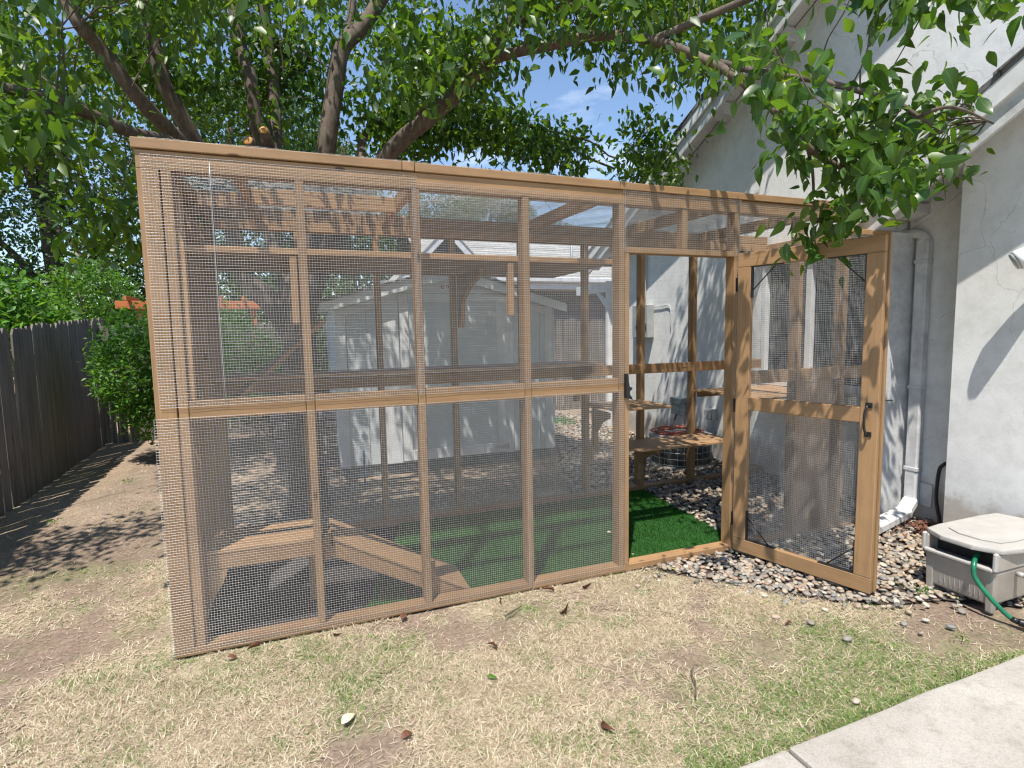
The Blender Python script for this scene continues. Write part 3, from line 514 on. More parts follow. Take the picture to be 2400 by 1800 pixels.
parts = [blades(275000, (-1.6, 3.3), (1.36, 2.93), lawn_ok, (.022, .060), (.018, .040), .00135),
         blades(70000, (-3.2, -.6), (2.3, 4.6), lawn_ok, (.025, .05), (.02, .04), .0017),
         blades(30000, (-2.9, -.6), (4.6, 7.5), lambda x, y: lawn_ok(x, y)*.6, (.025, .05), (.02, .05), .002),
         blades(9000, (-3.1, -.7), (3.0, 8.5), lambda x, y: .35+0*x, (.03, .05), (.02, .05), .002),
         blades(16000, (-.6, 3.2), (4.5, 6.0), lambda x, y: .5*(~inpoly(x, y, GRAV_BK)), (.025, .05), (.02, .05), .002),
         blades(7000, (1.2, 3.2), (1.385, 1.47), lambda x, y: .9*(y > 1.365+.02*x), (.02, .05), (.025, .05), .0016)]
off = 0; Vs = []; Ls = []; Cs = []; Ks = []
for V, l, cn_, cc in parts: Vs.append(V); Ls.append(l+off); Cs.append(cn_); Ks.append(cc); off += len(V)
tag(link('lawn_grass', npmesh('lawn_grass', np.concatenate(Vs), np.concatenate(Ls), np.concatenate(Cs), M['grass'], np.concatenate(Ks))),
    'short dry straw coloured lawn grass with green patches', 'grass', kind='stuff')

# ------------------------------------------------------------------ river pebbles
bm = bmesh.new(); bmesh.ops.create_icosphere(bm, subdivisions=2, radius=.5)
IV = np.array([v.co[:] for v in bm.verts]); IF = [[v.index for v in f.verts] for f in bm.faces]; bm.free()
bm = bmesh.new(); bmesh.ops.create_icosphere(bm, subdivisions=1, radius=.5)
JV = np.array([v.co[:] for v in bm.verts]); JF = [[v.index for v in f.verts] for f in bm.faces]; bm.free()
PAL = np.array([(.14, .125, .11), (.23, .21, .18), (.30, .24, .185), (.38, .30, .21), (.20, .19, .17), (.33, .23, .155), (.42, .37, .30), (.28, .24, .19), (.24, .175, .13), (.34, .31, .27)])
def pebble_pos(poly, n, zlo, zhi, scale):
    xs = [p[0] for p in poly]; ys = [p[1] for p in poly]; x = rng.uniform(min(xs), max(xs), n*3); y = rng.uniform(min(ys), max(ys), n*3)
    k = inpoly(x, y, poly); x = x[k][:n]; y = y[k][:n]; n = len(x)
    L = rng.uniform(.022, .050, n)*scale; s = np.stack([L, L*rng.uniform(.6, .9, n), L*rng.uniform(.3, .55, n)], 1)
    return np.stack([x, y, rng.uniform(zlo, zhi, n)], 1), s
gb = link('gravel_bed', npmesh('gravel_bed', [(p[0], p[1], -.004) for p in GRAV], [list(range(len(GRAV)))], [len(GRAV)], M['edge_soil'])); tag(gb, kind='structure')
p1, s1 = pebble_pos(GRAV, 3300, -.002, .022, 1.0)
pe = rng.normal(0, .08, (110, 2)) + np.array(GRAV)[rng.choice([0, 1, 2, 3, 4, 5], 110)]          # strays at the grass edge
p1 = np.concatenate([p1, np.column_stack([pe, np.full(110, .004)])]); s1 = np.concatenate([s1, s1[:110]*.9])
vis = (p1[:, 2] > .008) & (p1[:, 1] < 2.75) & (p1[:, 0] > 2.3)
sizek = s1[:, 0]/np.hypot(p1[:, 0], p1[:, 1]) * vis
big = np.argsort(-sizek)[:290]; rest = np.setdiff1d(np.arange(len(p1)), big)
def pcols(n): return PAL[rng.integers(0, len(PAL), n)]*rng.uniform(.8, 1.15, n)[:, None]
tag(link('pebbles', scatter('pebbles', IV, IF, p1[rest], rotmats(len(rest), flat=.25), s1[rest], M['pebble'], pcols(len(rest)), True), gb), kind='stuff')
pv = []
for q in range(7):
    t = IV.copy(); d = rng.normal(0, 1, (3, 3)); f = 1+.10*np.sin(t@d*2.6).sum(1)[:, None]/2; t = t*f
    pv.append(npmesh('pebble', t, np.array(IF).ravel(), np.full(len(IF), 3), M['pebble_obj'], None, True))
Rm = rotmats(len(big), flat=.25)
for q, k in enumerate(big):
    o = bpy.data.objects.new('pebble', pv[q % 7]); COL.objects.link(o); o.parent = gb; o.location = p1[k]; o.scale = s1[k]
    o.rotation_euler = Matrix(Rm[q].tolist()).to_euler()
p2, s2 = pebble_pos(GRAV_IN, 2300, -.002, .03, 1.2)
gi = link('gravel_strip', npmesh('gravel_strip', [(p[0], p[1], -.004) for p in GRAV_IN], [list(range(len(GRAV_IN)))], [len(GRAV_IN)], M['edge_soil'])); tag(gi, kind='structure')
tag(link('pebbles', scatter('pebbles', IV, IF, p2, rotmats(len(p2), flat=.4), s2, M['pebble'], pcols(len(p2))*.95, True), gi), kind='stuff')
p3, s3 = pebble_pos(GRAV_BK, 6000, -.002, .03, 1.45)
gk = link('gravel_yard', npmesh('gravel_yard', [(p[0], p[1], -.004) for p in GRAV_BK], [list(range(len(GRAV_BK)))], [len(GRAV_BK)], M['edge_soil'])); tag(gk, kind='structure')
tag(link('pebbles', scatter('pebbles', JV, JF, p3, rotmats(len(p3), flat=.4), s3, M['pebble'], pcols(len(p3))*1.15, True), gk), kind='stuff')

# stray stones on the lawn
stones = [((2.44, 1.84), .055, 'flat grey oval stone lying alone on the dry lawn beyond the path'), ((2.40, 2.02), .05, 'speckled round stone beside a brown leaf on the lawn near the door'),
          ((2.28, 2.13), .052, 'bluish grey stone half sunk in grass below the pebble edge'), ((2.83, 1.83), .045, 'small grey stone at the edge of the bare soil patch'),
          ((3.02, 1.72), .045, 'tan rounded stone on bare soil before the hose box'), ((2.05, 1.50), .04, 'brown stone by the edge of the concrete path'), ((1.2, 1.42), .05, 'reddish brown stone against the path near its joint'),
          ((1.80, 2.72), .035, 'small bluish flat stone on worn soil in front of the doorway')]
for q, ((a_, b_), s_, lb) in enumerate(stones):
    o = bpy.data.objects.new('stone', pv[q % 7]); COL.objects.link(o); o.location = (a_, b_, .006); o.scale = (s_, s_*.72, s_*.45); o.rotation_euler = (0, 0, q*1.3)
    tag(o, lb, 'stone', 'stray stones on the lawn')

# ------------------------------------------------------------------ fallen leaves
def leaf_template(nl=5, fold=.25, curve=.35, wid=.52):
    """ovate leaf with pointed tip, length 1 along x, folded on the midrib and bent down"""
    t = np.linspace(0, 1, nl); w = wid*.5*np.sin(np.pi*np.clip(t, 0, 1)**.72)**.9*(1-.25*t); w[0] = .015; w[-1] = 0
    V = []; F = []
    for i in range(nl):
        zc = -curve*t[i]**2*.5
        V += [(t[i]-.02, w[i], zc+fold*w[i]), (t[i], 0, zc), (t[i]-.02, -w[i], zc+fold*w[i])]
    for i in range(nl-1):
        a = i*3; b = a+3
        if i == nl-2: F += [(a, a+1, b+1), (a+1, a+2, b+1)]
        else: F += [(a, a+1, b+1, b), (a+1, a+2, b+2, b+1)]
    return np.array(V), F
LV, LF = leaf_template(6)
LV4, LF4 = leaf_template(4)
def single_leaf(name, loc, size, mat, label, group=None, curl=.8, rot=(0, 0, 0)):
    v, f = leaf_template(6, .9*curl, curl, .5); fl = [i for q in f for i in q]
    me = npmesh(name, v*size, fl, [len(q) for q in f], mat, None, True)
    o = link(name, me, None, loc); o.rotation_euler = rot; tag(o, label, 'leaf', group)
    sm = o.modifiers.new('thick', 'SOLIDIFY'); sm.thickness = .0006
    return o
fl_ = [((-.44, 2.83), 'curled brown dead leaf on grass below the enclosure corner'), ((.79, 2.42), 'curled brown dead leaf standing in the dry lawn, centre'), ((-.30, 2.88), 'brown dead leaf beside the leftmost bottom plate'),
       ((.05, 2.86), 'crumpled brown leaf against the bottom plate under the ramp'), ((.26, 1.98), 'dark reddish curled leaf on the lawn near the pale leaf'), ((1.30, 2.84), 'brown leaf propped at the plate left of the doorway'),
       ((.98, 2.87), 'dark brown leaf pile piece by the plate under the turf'), ((1.48, 2.83), 'brown leaf lying right below the latch post'), ((.40, 2.86), 'brown curled leaf below the ramp end'), ((2.30, 2.05), 'small brown leaf by the speckled stone'),
       ((1.02, 1.78), 'brown curled leaf lying low on the lawn'), ((1.22, 2.60), 'brown crumbling leaf beside the green tuft')]
for q, (p, lb) in enumerate(fl_):
    single_leaf('dead_leaf', (p[0], p[1], .012), .05+.012*(q % 3), M['dead'], lb, 'brown leaves fallen on the lawn', 1.1, (R(20+30*(q % 4)), R(-10*(q % 3)), q*1.7))
single_leaf('dry_leaf', (.05, 2.14, .02), .075, M['cream'], 'pale cream dry leaf on the lawn near the bottom', None, .7, (R(25), R(-12), .6))
single_leaf('green_leaf', (.68, 2.22, .012), .05, M['leaf_obj'], 'small green leaf lying on the dry lawn', None, .5, (.3, 0, -.5))
single_leaf('yellow_leaf', (2.13, 2.82, .012), .04, M['yellow'], 'tiny yellow leaf beside the threshold', None, .5, (.3, 0, 1))
single_leaf('tan_leaf', (2.05, 3.5, .03), .06, M['cream'], 'tan leaf lying on the artificial turf', None, .6, (.2, 0, .3))
tag(tube('twig', None, [(1.45, 1.76, .012), (1.50, 1.82, .018), (1.54, 1.90, .014), (1.58, 1.93, .012)], [.004, .0035, .003, .002], M['bark2'], 5), 'thin dark twig lying on the dry lawn', 'twig')
tag(tube('twig', None, [(.93, 2.68, .012), (.99, 2.70, .02), (1.05, 2.74, .016)], [.006, .005, .003], M['bark2'], 5), 'short dark stick beside the green tuft near the plate', 'twig')

# small weeds
def weed(loc, n, size, label, name='weed'):
    x_ = loc[0]+rng.normal(0, size*.5, n); y_ = loc[1]+rng.normal(0, size*.5, n); z_ = rng.uniform(.004, size*.45, n)
    cc = np.tile(rng.uniform(.8, 1.3, (n, 1)), (1, 3))
    r_ = rotmats(n, droop=(.5, .5, .4)); s_ = np.tile(rng.uniform(.16, .32, (n, 1))*size, (1, 3))
    o = thing(name, label, 'weed', loc+(0,)); tube('stem', o, [(loc[0], loc[1], -.01), (loc[0]+.004, loc[1], size*.2), (loc[0]-.003, loc[1]+.004, size*.4)], .0016, M['leaf_shrub'], 5)
    link('foliage', scatter('foliage', LV4, LF4, np.stack([x_, y_, z_], 1)-np.array(loc+(0,)), r_, s_, M['leaf_shrub'], cc), o)['kind'] = 'stuff'
weed((2.95, 1.63), 40, .05, 'small green weed on the bare soil before the hose box')
weed((3.25, 2.02), 60, .08, 'leafy weed growing at the foot of the hose box')
weed((2.62, 1.46), 26, .06, 'broad leaved weed at the edge of the concrete path')
weed((-1.9, 6.9), 40, .09, 'small weed on bare ground between fence and shrub')
weed((-2.1, 5.6), 30, .08, 'yellow green weed seedling close to the wooden fence')
weed((3.9, 8.1), 90, .22, 'bright green weed clump at the foot of the back fence')

# ================================================================== THE CAT ENCLOSURE
W = M['wood']
en = thing('cat_enclosure', 'large tan timber and wire mesh cat enclosure with its door open', 'cat enclosure', (XL, DY, 0))
def B(name, lo, hi, mat=W, **k): return box(name, en, lo, hi, mat, **k)
H = 2.44; T = .04; D = .085
# front wall: bottom plate, studs on edge, mid rails between them, top plate and cap
y0, y1 = DY, DY+D
B('bottom_plate', (XL, y0, 0), (1.195, y1, T)); B('bottom_plate', (1.198, y0, 0), (2.715, y1, T+.002)); B('bottom_plate', (2.718, y0, 0), (4.18, y1, T))
B('cap_board', (XL-.012, y0-.012, H-.045), (.50, y1+.01, H)); B('cap_board', (.503, y0-.012, H-.045), (.565, y1+.01, H+.001)); B('cap_board', (.568, y0-.012, H-.047), (1.80, y1+.01, H-.002))
B('cap_board', (1.803, y0-.012, H-.047), (1.875, y1+.01, H-.002)); B('cap_board', (1.878, y0-.012, H-.047), (3.70, y1+.01, H-.004))
B('top_plate', (XL, y0, H-.130), (1.86, y1, H-.048)); B('top_plate', (1.862, y0, H-.130), (3.70, y1, H-.050)); 
B('corner_post', (XL, y0, T), (XL+.088, y1+.02, H-.131)); B('stud', (XL+.094, y0+.001, T), (XL+.136, y1, H-.131))
studs = [-.022, .548, 1.172, 1.80, 2.685, 3.26, 3.70, 4.12, 4.38]
LW = .040
for sx in studs[:4]: B('stud', (sx, y0+.001, T+.001), (sx+LW, y1, H-.131))
B('stud', (1.843, y0-.001, T+.002), (1.872, y1-.02, 2.02))                                  # door stop
for sx in studs[4:7]: B('stud', (sx, y0+.001, T+.001), (sx+LW, y1, H-.131))
B('stud', (4.14, y0+.001, T+.001), (4.18, y1, 2.22)); B('top_plate', (3.742, y0+.002, 2.221), (4.18, y1, 2.26)); B('filler_board', (4.184, y0+.03, 0), (4.49, y0+.045, 2.26), M['white_sh'])
MZ = 1.165
ends = [(XL+.138, -.024), (-.022+LW+.002, .546), (.590, 1.170), (1.214, 1.798), (2.727, 3.258), (3.302, 3.698), (3.742, 4.138)]
for a_, b_ in ends: B('mid_rail', (a_, y0+.002, MZ), (b_, y0+.042, MZ+.088))
B('door_header', (1.842, y0+.003, 2.022), (2.683, y1-.01, 2.058)); B('stud', (2.265, y0+.004, 2.06), (2.303, y1-.02, H-.131))
# back wall
b0, b1 = BY, BY+D
B('bottom_plate', (XL, b0, 0), (1.7, b1, T)); B('bottom_plate', (1.703, b0, 0), (4.2, b1, T)); B('blocking', (4.203, b0-.02, 0), (4.45, b1, .085))
B('top_plate', (XL, b0+.001, 2.322), (4.47, b1, 2.395)); B('top_plate', (XL, b0+.003, 2.398), (4.47, b1, H+.035))
bst = [-.04, .535, 1.147, 1.76, 2.378, 2.975, 3.575, 4.19]
for sx in bst: B('stud', (sx-.022, b0+.001, T+.001), (sx+.022, b1-.001, 2.320))
B('corner_post', (XL, b0-.02, T+.001), (XL+.09, b1, 2.319)); 
xs_ = [XL+.09]+bst+[4.45]
for i_ in range(len(xs_)-1):
    a_ = xs_[i_]+(.024 if i_ else .002); b_ = xs_[i_+1]-.024
    if b_ > a_: B('mid_rail', (a_, b0+.002, 1.135), (b_, b0+.044, 1.225))
# left end wall: studs with plywood sheets
for yy in (3.42, 3.92): B('stud', (XL+.002, yy, T), (XL+.085, yy+.04, 2.36))
B('end_rail', (XL+.003, y1+.022, MZ), (XL+.045, b0-.022, MZ+.088)); B('end_plate', (XL+.001, y1+.022, 2.36), (XL+.086, b0-.022, H-.002)); B('end_plate', (XL+.001, y1+.022, 0), (XL+.086, b0-.022, T))
B('plywood_panel', (XL-.008, y1+.03, .05), (XL+.001, b0-.02, MZ-.01), M['plywood']); B('plywood_panel', (XL-.008, 3.46, MZ+.1), (XL+.001, b0-.02, 2.34), M['plywood'])
# roof: rafters, blocking, side plate
for sx in (-.30, .60, 1.78, 2.72, 3.62): plank('rafter', en, (sx, y1+.012, H-.048), (sx, b0-.002, H-.012), .04, .086, W)
B('roof_blocking', (-.278, 3.66, H-.10), (.578, 3.70, H-.008)); B('roof_blocking', (XL+.09, 3.80, H-.10), (-.322, 3.84, H-.008))
B('side_plate', (4.44, y1+.2, 2.30), (4.485, b0-.01, 2.39))
# inner shelves with their brackets
PL = woodmat('brown_stained_plywood', (.25, .15, .075), (.38, .235, .125), (.46, .30, .17), .6, .6, False)
def shelf(lo, hi, brk=()):
    s_ = box('shelf', en, lo, hi, PL, .004)
    return s_
def bracket(x_, ztop, yb=BY, dep=.28, hgt=.30, th=.04):
    """curved timber gusset under a shelf, fixed to the back wall"""
    pl = [(yb, ztop-hgt), (yb, ztop), (yb-dep, ztop), (yb-dep, ztop-.05), (yb-dep*.55, ztop-.10), (yb-dep*.22, ztop-.2), (yb-.06, ztop-hgt)]
    prism('shelf_bracket', en, pl, 'x', x_-th/2, x_+th/2, W, .003)
shelf((XL+.1, 3.38, 2.015), (2.04, BY-.002, 2.040)); B('shelf_edge', (XL+.1, 3.355, 2.006), (2.04, 3.378, 2.043))
for bx in (-.04, 1.147): bracket(bx+.045, 2.012, BY, .62, .42)
B('hanger', (-.075, 3.36, 1.62), (-.035, 3.40, 1.998)); B('hanger', (1.235, 3.36, 1.66), (1.275, 3.40, 1.998))
shelf((XL+.1, 3.98, 1.262), (2.32, BY-.002, 1.282)); bracket(2.25, 1.258, BY, .36, .34)
shelf((2.37, 3.92, .872), (2.95, BY-.002, .890)); B('shelf_ledger', (2.42, BY-.045, .832), (2.70, BY-.003, .869)); bracket(2.44, .83, BY, .28, .38)
prism('shelf', en, [(2.60, 4.40), (2.60, 4.12), (2.68, 3.98), (3.66, 3.96), (3.70, 4.40)], 'z', .492, .510, PL, .003); bracket(2.90, .488, BY, .36, .36); B('shelf_ledger', (2.36, BY-.048, .33), (2.42, BY-.003, .489))
prism('shelf', en, [(3.55, 4.405), (3.53, 3.60), (4.44, 3.36), (4.47, 4.405)], 'z', .938, .956, PL, .003); B('shelf_ledger', (3.60, BY-.05, .88), (4.40, BY-.004, .935))
# low step shelf, ramps
prism('step_shelf', en, [(XL+.15, y1+.012), (XL+.15, 3.35), (.02, 3.35), (.02, y1+.012)], 'z', .455, .475, PL, .003)
B('step_rail', (XL+.15, y1+.014, .375), (.02, y1+.05, .453)); B('step_leg', (.024, y1+.014, .335), (.062, y1+.05, .474)); prism('gusset', en, [(XL+.152, .20), (XL+.152, .372), (XL+.24, .372), (XL+.215, .30)], 'y', y1+.016, y1+.048, W)
for lx in (-.06,): B('step_leg', (lx, 3.30, .0), (lx+.04, 3.34, .453))
plank('ramp_board', en, (.066, 3.185, .462), (.83, 3.185, .03), .33, .018, PL)
plank('ramp_rail', en, (.066, y1+.030, .405), (.80, y1+.030, -.005), .034, .085, W); plank('ramp_rail', en, (.066, 3.33, .405), (.80, 3.33, -.005), .034, .085, W)
plank('ramp_foot', en, (.60, y1+.004, .01), (.60, y1+.004, .24), .055, .02, W, (0, 1, 0))
plank('climbing_ramp', en, (-.60, 4.05, 1.02), (.10, 4.20, 1.66), .20, .03, W)
# plywood board leaning inside against the front studs
prism('backing_board', en, [(3.303, T+.004), (3.303, MZ-.003), (3.62, MZ-.003), (3.62, T+.004)], 'y', y0+.012, y0+.024, M['plywood'], .002)

# wire mesh, half-inch: every wire a real rod
def wires(name, parent, o, ux, uz, nrm, w_, h_, sp=.0127, r_=.00070, sag=.0016, seed=0, mat=None):
    """welded mesh in the plane o + a*ux + b*uz; slightly bowed wires; one joined part"""
    rg = np.random.default_rng(seed); o = np.array(o, float); ux = np.array(ux, float); uz = np.array(uz, float); nrm = np.array(nrm, float)
    off_ = np.array(wpos(parent)); V = []; L_ = []; base = 0
    nh = int(h_/sp)+1; nv_ = int(w_/sp)+1
    def field(a, b): return sag*(np.sin(a*9+seed)*np.cos(b*7+1.3)+.6*np.sin(a*17+b*13))[..., None]*nrm
    def run(cnt, length, along, across, lay):
        nonlocal base
        ns = max(2, int(length/.12)+1); t = np.linspace(0, length, ns); q = np.arange(cnt)*sp
        A = t[None, :, None]*along; Bb = (q[:, None]+rg.normal(0, .0004, (cnt, ns)))[:, :, None]*across
        aa = (t[None, :]+0*q[:, None]); bb = q[:, None]+0*aa
        ctr = o + A + Bb + (field(aa, bb) if lay else field(bb, aa)) + nrm*(r_*1.6*lay)
        c1 = across*r_; c2 = nrm*r_
        ring = np.stack([ctr+c1, ctr+c2, ctr-c1, ctr-c2], 2)      # cnt, ns, 4, 3
        V.append((ring-off_).reshape(-1, 3))
        k = np.arange(cnt)[:, None, None]*ns*4; s_ = np.arange(ns-1)[None, :, None]*4; m4 = np.arange(4)[None, None, :]; m5 = (m4+1) % 4
        f = np.stack([k+s_+m4, k+s_+m5, k+s_+4+m5, k+s_+4+m4], -1).reshape(-1, 4)+base
        L_.append(f); base += cnt*ns*4
    run(nh, w_, ux, uz, 1); r_ = r_*.85; run(nv_, h_, uz, ux, 0)
    F_ = np.concatenate(L_); me = npmesh(name, np.concatenate(V), F_, np.full(len(F_), 4), mat or M['wire'])
    ob = bpy.data.objects.new(name, me); COL.objects.link(ob); ob.parent = parent; return ob
NX, NZ, NY = (1, 0, 0), (0, 0, 1), (0, -1, 0)
fy = y0-.004
wires('wire_mesh', en, (XL-.008, fy, .018), NX, NZ, NY, .64+1.18+.058, MZ-.018+.012, seed=1)
wires('wire_mesh', en, (1.178, fy, .022), NX, NZ, NY, .665, MZ-.022+.02, seed=2)
wires('wire_mesh', en, (XL+.022, fy-.003, MZ+.062), NX, NZ, NY, 1.225, H-.07-MZ-.062, seed=3)
wires('wire_mesh', en, (.556, fy, MZ+.060), NX, NZ, NY, 1.295, H-.095-MZ-.06, seed=4)
wires('wire_mesh', en, (1.825, fy-.004, 2.03), NX, NZ, NY, .90, .405, seed=5)
wires('wire_mesh', en, (2.70, fy, .02), NX, NZ, NY, 1.015, H-.09, seed=6)
wires('wire_mesh', en, (3.715, fy, .02), NX, NZ, NY, .46, 2.20, seed=7)
wires('wire_mesh', en, (XL+.02, b1+.003, .02), NX, NZ, (0, 1, 0), 2.60, H-.06, r_=.00036, seed=8)
wires('wire_mesh', en, (XL+2.63, b1+.003, .02), NX, NZ, (0, 1, 0), 2.50, H-.06, r_=.00036, seed=9)
wires('wire_mesh', en, (XL+.02, y0, H+.004), NX, (0, 1, .022), NZ, 2.55, b1-y0-.01, seed=10, sag=.004, r_=.0006)
wires('wire_mesh', en, (XL+2.58, y0+.1, H+.006), NX, (0, 1, .022), NZ, 1.75, b1-y0-.11, seed=11, sag=.004, r_=.0006)
tube('seam_wire', en, [(-.385, fy-.006, H-.085), (-.386, fy-.008, 1.8), (-.384, fy-.006, MZ+.075)], .0016, M['wire'], 5)
random.seed(3)
for q in range(26):                                                   # staples and loose wire ends on the mid rail
    sx = XL+.2+random.random()*2.3; sz = MZ+random.choice((.008, .07))
    if q < 14: B('staple', (sx, y0-.0075, sz), (sx+.011, y0-.006, sz+.0016), M['steel'], bev=0)
# gate latch on the latch stud
lt = [(0, -.075), (.012, -.075), (.045, -.088), (.040, -.072), (.026, -.055), (.024, -.035), (.040, -.022), (.042, -.010), (.024, -.006), (.016, .03), (.012, .075), (0, .06)]
prism('latch', en, [(1.835+a_, 1.205+b_) for a_, b_ in lt], 'y', y0-.03, y0-.006, M['black'], .002)
B('latch_plate', (1.832, y0-.006, 1.13), (1.86, y0-.0015, 1.28), M['black'])

# ------------------------------------------------------------------ the open door (a part of the enclosure, its pieces sub-parts)
hx, hy = 2.705, DY-.035; ex, ey = 2.945, 2.085
dd = Vector((ex-hx, ey-hy, 0)); dl = dd.length; ang = math.atan2(dd.y, dd.x)
door = bpy.data.objects.new('door', None); COL.objects.link(door); door.parent = en
door.location = Vector((hx, hy, .035)) - wpos(en); door.rotation_euler = (0, 0, ang); door.empty_display_size = .1
DH = 2.0; SW = .09; ST = .038
def db(name, lo, hi, mat=W, bev=.003):
    """box in the door's own frame: x along the door, y thickness (negative = side towards the camera), z up"""
    lo = Vector(lo); hi = Vector(hi); s = hi-lo; c_ = (lo+hi)/2
    if s.z > s.x: me = bevel_box_mesh(name, s.z, s.y, s.x, bev); rot_ = Matrix(((0, 0, -1), (0, 1, 0), (1, 0, 0)))
    else: me = bevel_box_mesh(name, s.x, s.y, s.z, bev); rot_ = Matrix.Identity(3)
    me.materials.append(mat); o = bpy.data.objects.new(name, me); COL.objects.link(o); o.parent = door; o.location = c_; o.rotation_euler = rot_.to_euler(); return o
db('rail', (0, -ST, 0), (dl, 0, SW)); db('rail', (0, -ST, DH-SW), (dl, 0, DH))
db('stile', (0, -ST, SW+.001), (SW, 0, DH-SW-.001)); db('stile', (dl-SW, -ST, SW+.001), (dl, 0, DH-SW-.001)); db('middle_rail', (SW+.001, -ST, .975), (dl-SW-.001, 0, 1.062))
db('edge_trim', (dl-.003, .001, .004), (dl+.012, .022, DH+.012)); 
def door_wires(o_, w_, h_, seed):
    ob = wires('wire_mesh', en, (0, 0, 0), (1, 0, 0), (0, 0, 1), (0, 1, 0), w_, h_, seed=seed, sag=.003)
    ob.parent = door; ob.data.transform(Matrix.Translation(wpos(en))); ob.location = o_; return ob
door_wires((.03, .003, .03), dl-.06, DH-.06, 21)
# corner braces: steel angles and a rod across each corner
def brace(cx, cz, sx, sz):
    L1 = .20
    db('corner_brace', (min(cx, cx+sx*L1), -ST+.002, min(cz, cz+sz*.006)), (max(cx, cx+sx*L1), -.006, max(cz, cz+sz*.006)), M['black'], .001)
    db('corner_brace', (min(cx, cx+sx*.006), -ST+.002, min(cz+sz*.007, cz+sz*L1)), (max(cx, cx+sx*.006), -.006, max(cz+sz*.007, cz+sz*L1)), M['black'], .001)
    me = tube_mesh('brace_rod', [(cx+sx*.15, -ST/2, cz+sz*.008), (cx+sx*.008, -ST/2, cz+sz*.15)], [.004, .004], 8, M['black'], sub=1)
    o = bpy.data.objects.new('brace_rod', me); COL.objects.link(o); o.parent = door
brace(SW, SW, 1, 1); brace(dl-SW, SW, -1, 1); brace(SW, DH-SW, 1, -1); brace(dl-SW, DH-SW, -1, -1)
def dtube(name, pts, r_, mat, sides=8):
    o = bpy.data.objects.new(name, tube_mesh(name, pts, [r_]*len(pts), sides, mat)); COL.objects.link(o); o.parent = door; return o
hc = dl-.045
dtube('handle', [(hc, -ST-.004, 1.075), (hc, -ST-.030, 1.070), (hc-.006, -ST-.038, 1.04), (hc-.008, -ST-.040, .995), (hc-.006, -ST-.038, .95), (hc, -ST-.030, .92), (hc, -ST-.004, .915)], .0065, M['black'], 10)
db('handle_plate', (hc-.018, -ST-.006, 1.062), (hc+.018, -ST-.0005, 1.092), M['black'], .002); db('handle_plate', (hc-.018, -ST-.006, .898), (hc+.018, -ST-.0005, .928), M['black'], .002)
dtube('latch_bolt', [(dl-.03, .03, 1.10), (dl+.03, .075, 1.10)], .004, M['black']); db('latch_case', (dl-.06, .001, 1.06), (dl-.015, .03, 1.14), M['black'])
for hz in (.22, 1.0, 1.80): db('hinge', (-.012, -ST-.004, hz-.045), (.004, .004, hz+.045), M['black'], .001)

# ------------------------------------------------------------------ artificial turf
tf = thing('turf_mat', 'bright green artificial turf covering the enclosure floor', 'artificial turf', (1.6, 3.7, 0))
prism('backing', tf, TURF, 'z', -.004, .012, M['turf_base'])
n = 90000; x = rng.uniform(.2, 3.0, n); y = rng.uniform(3.0, 4.4, n); k = inpoly(x, y, TURF); x = x[k]; y = y[k]; n = len(x)
az_ = rng.normal(-2.2, .9, n); el = rng.uniform(.6, 1.4, n); L = rng.uniform(.016, .028, n)
b = np.stack([x, y, np.full(n, .010)], 1); d = np.stack([np.cos(az_)*np.cos(el), np.sin(az_)*np.cos(el), np.sin(el)], 1)*L[:, None]; s_ = np.stack([-np.sin(az_), np.cos(az_), 0*az_], 1)*.0014
off_ = np.array(wpos(tf)); V = np.stack([b-s_, b+s_, b+d], 1).reshape(-1, 3)-off_
pat = np.clip(.55+1.0*fbm(x, y, 3.5, 3), .6, 1.5)[:, None]; cc = np.array([1, 1, 1])*pat*rng.uniform(.7, 1.25, n)[:, None]
o = link('pile', npmesh('pile', V, np.arange(3*n), np.full(n, 3), M['turf'], np.repeat(cc, 3, axis=0)), tf); o['kind'] = 'stuff'

# ================================================================== THE HOUSE
ST_ = M['stucco']; WH = M['white']
ho = thing('house', 'white stucco house with white gabled eaves beside the cat enclosure', 'house', (XH, 4, 0))
def r1(y): return 4.542-.4985*(y-4.105)                        # top line of the tall gable's rake
def r2(y): return 2.67-.623*(y-2.708)                          # top line of the lower gable's rake
RY = .3
def HB(name, lo, hi, mat=WH, **k): return box(name, ho, lo, hi, mat, **k)
WY0, WY1, WZ0, WZ1 = 3.03, 4.50, .99, 2.24
prism('wall', ho, [(WY1, 0), (7.55, 0), (7.55, r1(7.55)-.11), (WY1, r1(WY1)-.11)], 'x', XH, XH+.2, ST_)
prism('wall', ho, [(WY0, 0), (WY1, 0), (WY1, WZ0), (WY0, WZ0)], 'x', XH, XH+.2, ST_)
prism('wall', ho, [(WY0, WZ1), (WY1, WZ1), (WY1, r1(WY1)-.11), (WY0, r1(WY0)-.11)], 'x', XH, XH+.2, ST_)
prism('wall', ho, [(-4, 0), (WY0, 0), (WY0, r1(WY0)-.11), (RY, r1(RY)-.11), (-4, r1(RY)-.11-2.1)], 'x', XH, XH+.2, ST_)
prism('rear_wall', ho, [(XH+.2, 0), (12, 0), (12, 2.7), (XH+.2, 2.7)], 'y', 7.35, 7.55, ST_)
prism('bump_out_wall', ho, [(-3, 0), (2.485, 0), (2.485, r2(2.485)-.10), (-3, r2(-3)-.10)], 'x', XB, XB+.2, ST_)
prism('bump_out_wall', ho, [(XB+.2, 0), (XH, 0), (XH, r2(2.48)-.1), (XB+.2, r2(2.48)-.1)], 'y', 2.30, 2.484, ST_)
